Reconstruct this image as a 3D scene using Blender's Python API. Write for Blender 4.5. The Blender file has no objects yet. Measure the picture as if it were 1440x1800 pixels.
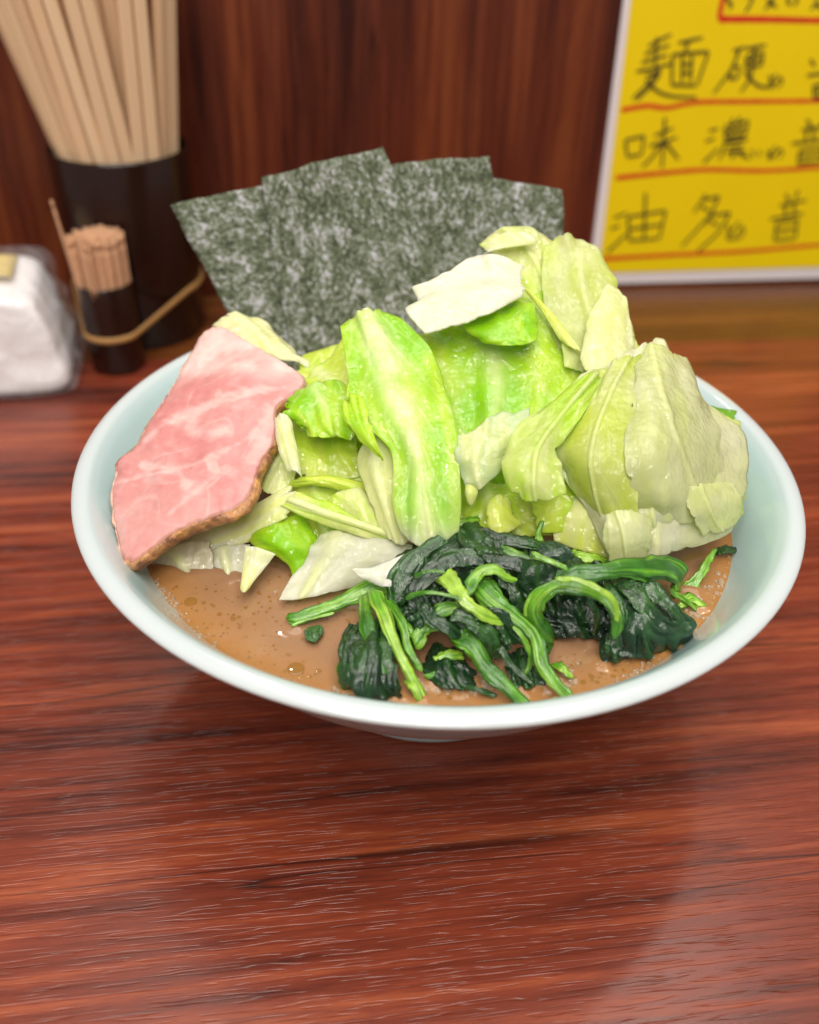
import bpy, math, random
import numpy as np
from mathutils import Matrix, Vector, kdtree

random.seed(7)
np.random.seed(7)
sc = bpy.context.scene
COL = sc.collection

# ------------------------------------------------------------------ camera
F_PX, TH, ROLL = 1600.0, 0.6406096, 0.03506136
CX, CD, CH, HB = -0.00788929, 0.22985338, 0.14846156, 0.08      # HB = height of the bowl's rim
CAM = np.array([CX, -CD, CH + HB])
cam = bpy.data.cameras.new('camera')
cam_ob = bpy.data.objects.new('camera', cam)
COL.objects.link(cam_ob)
cam.sensor_fit = 'HORIZONTAL'
cam.sensor_width = 36.0
cam.lens = 36.0 * F_PX / 1440.0
cam.clip_start, cam.clip_end = 0.01, 50
cam_ob.matrix_world = Matrix.Translation(Vector(CAM)) @ Matrix.Rotation(math.pi / 2 - TH, 4, 'X') @ Matrix.Rotation(ROLL, 4, 'Z')
cam.dof.use_dof = True
cam.dof.focus_distance = 0.243
cam.dof.aperture_fstop = 9.6
sc.camera = cam_ob

# ------------------------------------------------------------------ world and lamps
w = bpy.data.worlds.new('World'); sc.world = w; w.use_nodes = True
bg = w.node_tree.nodes['Background']
bg.inputs['Color'].default_value = (1.0, 0.95, 0.89, 1)
bg.inputs['Strength'].default_value = 0.28

def lamp(name, loc, target, sx, sy, power, color=(1, 0.95, 0.88), shape='RECTANGLE'):
    l = bpy.data.lights.new(name, 'AREA'); l.shape = shape; l.size = sx; l.size_y = sy
    l.energy = power; l.color = color
    o = bpy.data.objects.new(name, l); COL.objects.link(o)
    o.location = loc
    o.rotation_euler = (Vector(target) - Vector(loc)).to_track_quat('-Z', 'Y').to_euler()
    return o
lamp('ceiling_bounce_light', (0.05, 0.05, 1.55), (0, 0.05, 0), 1.7, 1.2, 19.5)  # broad area light standing in for bounce off the unseen ceiling
lamp('downlight_glint_lamp', (-0.43, 1.45, 1.75), (0, 0.0, 0.06), 0.07, 0.05, 1.7)
lamp('downlight_glint_lamp', (0.55, 0.75, 1.75), (0, 0.0, 0.06), 0.08, 0.08, 1.8)
lamp('downlight_glint_lamp', (-0.35, -0.55, 1.75), (0, 0.1, 0.06), 0.10, 0.10, 2.0)

lamp('camera_side_fill', (-0.15, -1.15, 1.25), (0, 0.15, 0.05), 0.9, 0.5, 11.5)  # added soft fill behind the camera, brightens surfaces facing the viewer
for x_, y_, p_ in ((-0.55, -0.75, 2.6), (0.05, -0.95, 2.8), (0.60, -0.70, 2.6), (0.15, -0.45, 1.6)):  # extra small lamps added on the camera side for wet glints
    lamp('downlight_glint_lamp', (x_, y_, 1.6), (0, 0.05, 0.06), 0.15, 0.15, p_ * 1.35)

vs = sc.view_settings
vs.view_transform = 'Standard'; vs.look = 'None'; vs.exposure = 0.0; vs.gamma = 1.0
vs.use_curve_mapping = False
sc.render.engine = 'CYCLES'
sc.cycles.use_denoising = True
sc.cycles.max_bounces = 8
sc.cycles.transparent_max_bounces = 12

# ------------------------------------------------------------------ measuring
def ray(px, py):
    x = (px - 720) / F_PX; y = -(py - 900) / F_PX
    c, s = math.cos(ROLL), math.sin(ROLL)
    x, y = c * x - s * y, s * x + c * y
    return np.array([x, math.cos(TH) + y * math.sin(TH), -math.sin(TH) + y * math.cos(TH)])
def at_y(px, py, Y):
    d = ray(px, py); return CAM + d * ((Y + CD) / d[1])
def at_z(px, py, Z):
    d = ray(px, py); return CAM + d * ((Z - CAM[2]) / d[2])
def at_plane(px, py, p0, n):
    d = ray(px, py); return CAM + d * (np.dot(p0 - CAM, n) / np.dot(d, n))
def project(P):
    v = P - CAM
    a = v[..., 0]
    b = v[..., 1] * math.sin(TH) + v[..., 2] * math.cos(TH)
    c_ = v[..., 1] * math.cos(TH) - v[..., 2] * math.sin(TH)
    x, y = a / c_, b / c_
    c, s = math.cos(ROLL), math.sin(ROLL)
    return 720 + F_PX * (c * x + s * y), 900 - F_PX * (-s * x + c * y)

# ------------------------------------------------------------------ numpy noise
def _hash(ix, iy, iz, seed):
    h = (ix * 374761393 + iy * 668265263 + iz * 2147483647 + seed * 974711) & 0xFFFFFFFF
    h = ((h ^ (h >> 13)) * 1274126177) & 0xFFFFFFFF
    h = (h ^ (h >> 16)) & 0xFFFFFFFF
    return h / 4294967295.0 * 2 - 1
def noise(P, freq, seed=0):
    q = np.asarray(P, float) * freq + 1000.0
    i = np.floor(q).astype(np.int64); f = q - i
    f = f * f * f * (f * (f * 6 - 15) + 10)
    r = 0
    for dx in (0, 1):
        for dy in (0, 1):
            for dz in (0, 1):
                wgt = (f[..., 0] if dx else 1 - f[..., 0]) * (f[..., 1] if dy else 1 - f[..., 1]) * (f[..., 2] if dz else 1 - f[..., 2])
                r = r + wgt * _hash(i[..., 0] + dx, i[..., 1] + dy, i[..., 2] + dz, seed)
    return r
def fbm(P, freq, seed=0, octv=3):
    r, a = 0, 1.0
    for k in range(octv):
        r = r + a * noise(P, freq * 2 ** k, seed + k * 17); a *= 0.5
    return r

# ------------------------------------------------------------------ material helpers
def new_mat(name):
    m = bpy.data.materials.new(name); m.use_nodes = True
    nt = m.node_tree; b = nt.nodes['Principled BSDF']
    return m, nt, b
def N(nt, t, **kw):
    n = nt.nodes.new(t)
    for k, v in kw.items(): setattr(n, k, v)
    return n
def ramp(nt, stops, fac=None):
    n = N(nt, 'ShaderNodeValToRGB'); e = n.color_ramp.elements
    while len(e) < len(stops): e.new(0.5)
    for i, (p, c) in enumerate(stops):
        e[i].position = p; e[i].color = (*c, 1) if len(c) == 3 else c
    if fac is not None: nt.links.new(fac, n.inputs[0])
    return n
def coords(nt, scale, rotz=0.0, kind='Object', loc=(0, 0, 0)):
    tc = N(nt, 'ShaderNodeTexCoord'); mp = N(nt, 'ShaderNodeMapping')
    r = N(nt, 'ShaderNodeMapping'); r.inputs['Rotation'].default_value = (0, 0, rotz)
    mp.inputs['Scale'].default_value = scale; mp.inputs['Location'].default_value = loc
    nt.links.new(tc.outputs[kind], r.inputs[0]); nt.links.new(r.outputs[0], mp.inputs[0])
    return mp.outputs[0]
def noise_n(nt, vec, scale, detail=3, rough=0.5, dist=0.0):
    n = N(nt, 'ShaderNodeTexNoise'); n.inputs['Scale'].default_value = scale
    n.inputs['Detail'].default_value = detail; n.inputs['Roughness'].default_value = rough
    n.inputs['Distortion'].default_value = dist
    nt.links.new(vec, n.inputs['Vector']); return n.outputs[0]
def mixc(nt, a, b, fac, mode='MIX'):
    n = N(nt, 'ShaderNodeMix', data_type='RGBA', blend_type=mode)
    for s, v in ((n.inputs[0], fac), (n.inputs[6], a), (n.inputs[7], b)):
        if hasattr(v, 'links') or hasattr(v, 'is_linked'): nt.links.new(v, s)
        elif isinstance(v, (int, float)): s.default_value = v
        else: s.default_value = (*v, 1)
    return n.outputs[2]
def math_n(nt, op, a, b=0.0, clamp=False):
    n = N(nt, 'ShaderNodeMath', operation=op); n.use_clamp = clamp
    for s, v in ((n.inputs[0], a), (n.inputs[1], b)):
        if isinstance(v, (int, float)): s.default_value = v
        else: nt.links.new(v, s)
    return n.outputs[0]
def bump(nt, bsdf, h, strength, dist, inp='Normal', prev=None):
    n = N(nt, 'ShaderNodeBump'); n.inputs['Strength'].default_value = strength; n.inputs['Distance'].default_value = dist
    nt.links.new(h, n.inputs['Height'])
    if prev is not None: nt.links.new(prev, n.inputs['Normal'])
    if bsdf is not None: nt.links.new(n.outputs[0], bsdf.inputs[inp])
    return n.outputs[0]
def plain(name, col, rough=0.5, spec=0.5, var=0.15, scale=60, bstr=0.0):
    m, nt, b = new_mat(name)
    v = coords(nt, (1, 1, 1)); n = noise_n(nt, v, scale, 4)
    c = mixc(nt, tuple(x * (1 - var) for x in col), tuple(min(1, x * (1 + var)) for x in col), n)
    nt.links.new(c, b.inputs['Base Color']); b.inputs['Roughness'].default_value = rough
    b.inputs['Specular IOR Level'].default_value = spec
    if bstr: bump(nt, b, n, bstr, 0.0005)
    return m

COUNTER_YAW = math.radians(8.5)

def wood_mat(name, dark, mid, light, rotz, along_scale, rough, dash, loc=(0, 0, 0), swap=False, wet=0.5):
    m, nt, b = new_mat(name)
    L = nt.links
    ax = (lambda s, l: (l, s, s)) if swap is False else (lambda s, l: (s, s, l))
    v = coords(nt, ax(1.0, 0.045), rotz, loc=loc)
    warp = noise_n(nt, coords(nt, ax(9.0, 2.2), rotz), 1.0, 2)
    vm = N(nt, 'ShaderNodeVectorMath', operation='MULTIPLY_ADD')
    L.new(warp, vm.inputs[0]); vm.inputs[1].default_value = (0.0, 0.0065, 0.0) if not swap else (0.006, 0.006, 0); L.new(v, vm.inputs[2])
    band = noise_n(nt, vm.outputs[0], 45 * along_scale, 3, 0.55)
    fine = noise_n(nt, vm.outputs[0], 260 * along_scale, 4, 0.6)
    veryfine = noise_n(nt, coords(nt, ax(1.0, 0.10), rotz), 1500 * along_scale, 2, 0.6)
    s = math_n(nt, 'ADD', math_n(nt, 'MULTIPLY', band, 0.48), math_n(nt, 'MULTIPLY', fine, 0.42))
    s = math_n(nt, 'ADD', s, math_n(nt, 'MULTIPLY', veryfine, 0.10))
    c = ramp(nt, [(0.38, dark), (0.465, tuple((a + 2 * b_) / 3 for a, b_ in zip(dark, mid))), (0.52, mid), (0.61, light)], s)
    # thin, nearly black pore lines
    line = noise_n(nt, vm.outputs[0], 110 * along_scale, 1, 0.4)
    l1 = math_n(nt, 'ABSOLUTE', math_n(nt, 'SUBTRACT', line, 0.5))
    lr = ramp(nt, [(0.0, (1, 1, 1)), (0.022, (0, 0, 0))], l1)
    gate = ramp(nt, [(0.50, (0, 0, 0)), (0.62, (1, 1, 1))], noise_n(nt, coords(nt, ax(40.0, 3.0), rotz), 1.0, 1))
    lf = math_n(nt, 'MULTIPLY', math_n(nt, 'MULTIPLY', lr.outputs[0], gate.outputs[0]), 0.9)
    col = mixc(nt, c.outputs[0], tuple(x * 0.45 for x in dark), lf)
    L.new(col, b.inputs['Base Color'])
    b.inputs['Specular IOR Level'].default_value = wet
    # embossed short dashes of the laminate
    dv = coords(nt, ax(1200.0, 60.0), rotz)
    dn = noise_n(nt, dv, 1.0, 1, 0.4)
    dr = ramp(nt, [(0.55, (0, 0, 0)), (0.62, (1, 1, 1))], dn)
    gr = noise_n(nt, coords(nt, (1, 1, 1)), 2600, 2)
    hh = math_n(nt, 'ADD', math_n(nt, 'MULTIPLY', dr.outputs[0], -1.0), math_n(nt, 'MULTIPLY', gr, 0.18))
    bump(nt, b, hh, dash, 0.0002)
    rr = ramp(nt, [(0.3, (rough * 0.85,) * 3), (0.7, (rough * 1.25,) * 3)], fine)
    L.new(rr.outputs[0], b.inputs['Roughness'])
    return m

M_TABLE = wood_mat('counter_laminate', (0.052, 0.0098, 0.0068), (0.195, 0.034, 0.0145), (0.335, 0.074, 0.026), -COUNTER_YAW, 1.0, 0.27, 0.55, wet=0.45)
M_TABLE_BACK = wood_mat('counter_back_darker', (0.055, 0.016, 0.006), (0.13, 0.038, 0.009), (0.19, 0.066, 0.014), -COUNTER_YAW, 1.0, 0.26, 0.3, loc=(0.7, 0, 0), wet=0.5)  # back of the counter, coloured darker and yellower than the rest
M_WALL = wood_mat('wall_laminate', (0.036, 0.0060, 0.003), (0.115, 0.021, 0.0068), (0.185, 0.042, 0.011), -COUNTER_YAW, 0.9, 0.42, 0.2, swap=True, loc=(0.3, 0, 0), wet=0.35)

def see_through(m, amount):
    nt = m.node_tree; out = nt.nodes['Material Output']; src = out.inputs['Surface'].links[0].from_socket
    tr = N(nt, 'ShaderNodeBsdfTransparent'); tr.inputs['Color'].default_value = (0.93, 1.0, 0.75, 1); mx = N(nt, 'ShaderNodeMixShader'); mx.inputs[0].default_value = amount
    nt.links.new(src, mx.inputs[1]); nt.links.new(tr.outputs[0], mx.inputs[2]); nt.links.new(mx.outputs[0], out.inputs['Surface'])
    return m

def attr_mat(name, rough, transl, spec=0.5, coat=0.0, coat_rough=0.1, bsc=400, bstr=0.3, bdist=0.0004, var=0.12, vscale=150, sss=0.0, film=300, film_str=0.4, film_dist=0.0025, sss_r=(1.0, 0.6, 0.4), sss_s=0.004):
    """colour comes from the mesh's own colour attribute, with fine procedural mottling"""
    m, nt, b = new_mat(name)
    a = N(nt, 'ShaderNodeAttribute', attribute_name='col')
    v = coords(nt, (1, 1, 1))
    n = noise_n(nt, v, vscale, 4, 0.6)
    r = ramp(nt, [(0.3, (1 - var,) * 3), (0.7, (1 + var * 0.6,) * 3)], n)
    col = mixc(nt, a.outputs['Color'], r.outputs[0], 1.0, 'MULTIPLY')
    nt.links.new(col, b.inputs['Base Color'])
    rn = ramp(nt, [(0.35, (rough * 0.7,) * 3), (0.65, (rough * 1.4,) * 3)], noise_n(nt, v, vscale * 0.7, 2))
    nt.links.new(rn.outputs[0], b.inputs['Roughness'])
    b.inputs['Specular IOR Level'].default_value = spec
    b.inputs['Coat Weight'].default_value = coat
    b.inputs['Coat Roughness'].default_value = coat_rough
    if sss:
        b.inputs['Subsurface Weight'].default_value = sss
        b.inputs['Subsurface Scale'].default_value = sss_s
        b.inputs['Subsurface Radius'].default_value = sss_r
    h = noise_n(nt, v, bsc, 3, 0.55)
    nb = bump(nt, b, h, bstr, bdist)
    h2 = noise_n(nt, v, film, 3, 0.6)
    n2_ = N(nt, 'ShaderNodeBump'); n2_.inputs['Strength'].default_value = film_str; n2_.inputs['Distance'].default_value = film_dist
    nt.links.new(h2, n2_.inputs['Height']); nt.links.new(n2_.outputs[0], b.inputs['Coat Normal'])
    if transl:
        t = N(nt, 'ShaderNodeBsdfTranslucent'); nt.links.new(col, t.inputs['Color']); nt.links.new(nb, t.inputs['Normal'])
        mx = N(nt, 'ShaderNodeMixShader'); mx.inputs[0].default_value = transl
        nt.links.new(b.outputs[0], mx.inputs[1]); nt.links.new(t.outputs[0], mx.inputs[2])
        nt.links.new(mx.outputs[0], nt.nodes['Material Output'].inputs['Surface'])
    return m

M_CABBAGE = attr_mat('cabbage', 0.30, 0.16, 0.25, 0.85, 0.03, 200, 0.25, 0.0008, 0.10, 140, sss=0.65, film=95, film_str=1.0, film_dist=0.006, sss_r=(0.9, 1.0, 0.45), sss_s=0.0030)
M_THIN = see_through(attr_mat('cabbage_thin', 0.30, 0.20, 0.25, 0.9, 0.03, 200, 0.2, 0.0008, 0.10, 140, sss=0.55, film=95, film_str=1.0, film_dist=0.007, sss_r=(0.9, 1.0, 0.5), sss_s=0.0030), 0.17)
M_SPINACH = attr_mat('spinach_leaf', 0.36, 0.10, 0.35, 0.7, 0.05, 480, 0.6, 0.0006, 0.35, 300, film=260, film_str=0.6)
M_STEM = attr_mat('spinach_stem', 0.34, 0.15, 0.4, 0.7, 0.05, 500, 0.4, 0.0004, 0.30, 240, film=260, film_str=0.5)
M_MEAT = attr_mat('roast_pork', 0.42, 0.0, 0.45, 0.18, 0.25, 700, 0.25, 0.0003, 0.07, 500, sss=0.25)
M_CRUST = attr_mat('pork_crust', 0.45, 0.0, 0.5, 0.3, 0.2, 900, 0.8, 0.0008, 0.45, 500)

# ------------------------------------------------------------------ object helpers
def tag(o, label=None, cat=None, group=None, kind=None):
    if label: o['label'] = label
    if cat: o['category'] = cat
    if group: o['group'] = group
    if kind: o['kind'] = kind
    return o
def mesh_obj(name, V, Fc, mat, parent=None, smooth=True, colors=None):
    me = bpy.data.meshes.new(name)
    me.from_pydata([tuple(v) for v in V], [], [tuple(int(i) for i in f) for f in Fc])
    if smooth: me.polygons.foreach_set('use_smooth', [True] * len(me.polygons))
    if colors is not None:
        at = me.color_attributes.new('col', 'FLOAT_COLOR', 'POINT')
        c = np.ones((len(V), 4)); c[:, :3] = np.clip(colors, 0, 1)
        at.data.foreach_set('color', c.astype(np.float32).ravel())
    me.materials.append(mat)
    me.update()
    o = bpy.data.objects.new(name, me); COL.objects.link(o)
    if parent is not None: o.parent = parent
    return o
def empty(name, loc=(0, 0, 0), rz=0):
    o = bpy.data.objects.new(name, None); COL.objects.link(o); o.location = loc; o.rotation_euler = (0, 0, rz)
    o.empty_display_size = 0.01
    return o
def lathe(profile, seg=96, closed_start=False, closed_end=False):
    V, Fc = [], []
    n = len(profile)
    for k in range(seg):
        a = 2 * math.pi * k / seg
        for r, z in profile: V.append((r * math.cos(a), r * math.sin(a), z))
    for k in range(seg):
        k2 = (k + 1) % seg
        for i in range(n - 1):
            Fc.append((k * n + i, k2 * n + i, k2 * n + i + 1, k * n + i + 1))
    if closed_start: Fc.append([k * n for k in range(seg)][::-1])
    if closed_end: Fc.append([k * n + n - 1 for k in range(seg)])
    return V, Fc
def box(sx, sy, sz, bev=0.0):
    """box centred in x,y standing on z=0, with chamfered long edges"""
    b = bev
    ring = [(-sx/2+b, -sy/2), (sx/2-b, -sy/2), (sx/2, -sy/2+b), (sx/2, sy/2-b), (sx/2-b, sy/2), (-sx/2+b, sy/2), (-sx/2, sy/2-b), (-sx/2, -sy/2+b)]
    V = [(x, y, 0) for x, y in ring] + [(x, y, sz) for x, y in ring]
    Fc = [(i, (i+1) % 8, (i+1) % 8 + 8, i + 8) for i in range(8)] + [tuple(range(7, -1, -1)), tuple(range(8, 16))]
    return V, Fc
def catmull(P, t):
    """P (n,...) points, t in 0..1 -> interpolated points"""
    n = len(P)
    if n == 2:
        sh = (len(t),) + (1,) * (P.ndim - 1); tt = t.reshape(sh)
        return P[0] * (1 - tt) + P[1] * tt
    Q = np.concatenate([[2 * P[0] - P[1]], P, [2 * P[-1] - P[-2]]])
    x = np.clip(t, 0, 1) * (n - 1); i = np.minimum(np.floor(x).astype(int), n - 2); f = x - i
    f = f.reshape((len(t),) + (1,) * (P.ndim - 1))
    p0, p1, p2, p3 = Q[i], Q[i + 1], Q[i + 2], Q[i + 3]
    return 0.5 * (2 * p1 + (p2 - p0) * f + (2 * p0 - 5 * p1 + 4 * p2 - p3) * f ** 2 + (3 * p1 - p0 - 3 * p2 + p3) * f ** 3)
def grid_eval(G, U, Vv):
    """G (m,n,3) control grid; U,Vv (R,C) params -> (R,C,3); bilinear lookup in a dense Catmull-Rom table"""
    K = 97
    t = np.linspace(0, 1, K)
    A = catmull(G, t)                                   # K,n,3
    B = catmull(np.swapaxes(A, 0, 1), t)                # K(v),K(u),3
    B = np.swapaxes(B, 0, 1)
    x = np.clip(U, 0, 1) * (K - 1); y = np.clip(Vv, 0, 1) * (K - 1)
    i = np.minimum(x.astype(int), K - 2); j = np.minimum(y.astype(int), K - 2)
    fx = (x - i)[..., None]; fy = (y - j)[..., None]
    return B[i, j]*(1-fx)*(1-fy) + B[i+1, j]*fx*(1-fy) + B[i, j+1]*(1-fx)*fy + B[i+1, j+1]*fx*fy
def normals(P):
    du = np.gradient(P, axis=0); dv = np.gradient(P, axis=1)
    n = np.cross(du, dv); n /= np.linalg.norm(n, axis=-1, keepdims=True) + 1e-12
    return n
def solid_grid(P, th, C):
    """solid sheet: front P+n*th/2, back P-n*th/2, and the edge; returns V,F,colours"""
    R, Q = P.shape[:2]
    n = normals(P)
    T = P + n * (th / 2)[..., None]; Bk = P - n * (th / 2)[..., None]
    V = np.concatenate([T.reshape(-1, 3), Bk.reshape(-1, 3)]); o = R * Q
    idx = np.arange(R * Q).reshape(R, Q)
    a, b, c, d = idx[:-1, :-1].ravel(), idx[1:, :-1].ravel(), idx[1:, 1:].ravel(), idx[:-1, 1:].ravel()
    F1 = np.stack([a, b, c, d], 1); F2 = np.stack([d, c, b, a], 1) + o
    loop = np.concatenate([idx[0, :-1], idx[:-1, -1], idx[-1, :0:-1], idx[:0:-1, 0]])
    nx = np.roll(loop, -1)
    F3 = np.stack([loop, nx, nx + o, loop + o], 1)
    return V, np.concatenate([F1, F2, F3]), np.concatenate([C.reshape(-1, 3)] * 2)
def lerp(a, b, t):
    return np.asarray(a) * (1 - t[..., None]) + np.asarray(b) * t[..., None]
def sstep(a, b, x):
    t = np.clip((x - a) / (b - a), 0, 1); return t * t * (3 - 2 * t)

FOOD = []          # every food object that may pierce the soup surface: (vertices) for the meniscus

# ------------------------------------------------------------------ setting: counter and wall
RZ = Matrix.Rotation(COUNTER_YAW, 4, 'Z')
W0 = np.array([0.2, 0.337, 0.0]); WN = np.array([math.sin(COUNTER_YAW), -math.cos(COUNTER_YAW), 0.0]); WT = np.array([math.cos(COUNTER_YAW), math.sin(COUNTER_YAW), 0.0])
def counter():
    c0 = np.array([0.2, 0.337, 0]) - 0.9 * WT; 
    pts = []
    for s, tt in ((0, 0.75), (1.6, 0.75), (1.6, 0.0803), (0, 0.0803)):
        p = c0 + WT * s + WN * tt; pts.append(p)
    V = [(p[0], p[1], 0) for p in pts] + [(p[0], p[1], -0.035) for p in pts]
    Fc = [(0, 1, 2, 3), (7, 6, 5, 4), (0, 4, 5, 1), (1, 5, 6, 2), (2, 6, 7, 3), (3, 7, 4, 0)]
    o = mesh_obj('counter_top', V, Fc, M_TABLE, smooth=False); tag(o, 'reddish brown wood grain laminate counter under the bowl', 'counter', kind='structure')
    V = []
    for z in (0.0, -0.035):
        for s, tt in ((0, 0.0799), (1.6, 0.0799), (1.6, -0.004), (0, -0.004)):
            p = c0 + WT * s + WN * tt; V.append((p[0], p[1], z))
    o = mesh_obj('counter_top_back', V, Fc, M_TABLE_BACK, smooth=False); tag(o, 'darker yellowish brown back of the counter along the foot of the wall', 'counter', kind='structure')
    V = []
    for s, tt, z in ((0, 0, 0.0005), (1.6, 0, 0.0005), (1.6, 0, 0.34), (0, 0, 0.34), (0, -0.03, 0.0005), (1.6, -0.03, 0.0005), (1.6, -0.03, 0.34), (0, -0.03, 0.34)):
        p = c0 + WT * s + WN * tt; V.append((p[0], p[1], z))
    o = mesh_obj('wall', V, [(0, 1, 2, 3), (7, 6, 5, 4), (0, 4, 5, 1), (1, 5, 6, 2), (2, 6, 7, 3), (3, 7, 4, 0)], M_WALL, smooth=False)
    tag(o, 'dark red brown wood panel wall behind the counter', 'wall', kind='structure')
counter()

# ------------------------------------------------------------------ bowl
def bowl():
    m, nt, b = new_mat('celadon_glaze')
    tc = N(nt, 'ShaderNodeTexCoord'); sp = N(nt, 'ShaderNodeSeparateXYZ'); nt.links.new(tc.outputs['Object'], sp.inputs[0])
    r = math_n(nt, 'SQRT', math_n(nt, 'ADD', math_n(nt, 'POWER', sp.outputs[0], 2), math_n(nt, 'POWER', sp.outputs[1], 2)))
    n = noise_n(nt, coords(nt, (1, 1, 1)), 35, 3)
    rj = math_n(nt, 'ADD', r, math_n(nt, 'MULTIPLY', math_n(nt, 'SUBTRACT', n, 0.5), 0.0015))
    # the glaze runs thin, so the white body shows, along the lip
    rp = ramp(nt, [(0.0985, (0, 0, 0)), (0.1025, (1, 1, 1))], rj)
    cel = mixc(nt, (0.42, 0.565, 0.575), (0.47, 0.62, 0.625), n)
    nt.links.new(mixc(nt, cel, (0.555, 0.595, 0.605), rp.outputs[0]), b.inputs['Base Color'])
    b.inputs['Roughness'].default_value = 0.14; b.inputs['Coat Weight'].default_value = 0.4; b.inputs['Coat Roughness'].default_value = 0.05
    bump(nt, b, noise_n(nt, coords(nt, (1, 1, 1)), 60, 2), 0.06, 0.001)
    prof = [(0.0005, 0.0235), (0.02, 0.0238), (0.038, 0.026), (0.055, 0.033), (0.070, 0.0435), (0.080, 0.0535), (0.088, 0.0640),
            (0.0935, 0.0725), (0.0970, 0.0775), (0.0990, 0.0797), (0.1006, 0.0809), (0.1025, 0.0811), (0.1041, 0.0807), (0.1050, 0.0799), (0.1048, 0.0789), (0.1034, 0.0776),
            (0.1005, 0.0750), (0.096, 0.0690), (0.0905, 0.0605), (0.0845, 0.0515), (0.0775, 0.0425), (0.069, 0.0335), (0.0595, 0.0250), (0.0520, 0.0190), (0.0478, 0.0160), (0.0465, 0.0140)]
    # smooth the profile
    Pp = catmull(np.array(prof), np.linspace(0, 1, 110))
    root = empty('ramen_bowl')
    V, Fc = lathe([tuple(p) for p in Pp], 144); mesh_obj('bowl_body', V, Fc, m, root)
    foot = [(0.0462, 0.0155), (0.0452, 0.006), (0.0448, 0.0012), (0.0440, 0.0002), (0.0430, 0.0002), (0.0420, 0.0015), (0.0405, 0.010), (0.03, 0.0118), (0.0005, 0.0120)]
    V, Fc = lathe(foot, 128); mesh_obj('foot_ring', V, Fc, m, root)
    tag(root, 'large pale celadon ramen bowl with a thick white rim, filled with food', 'bowl')
bowl()

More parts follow.
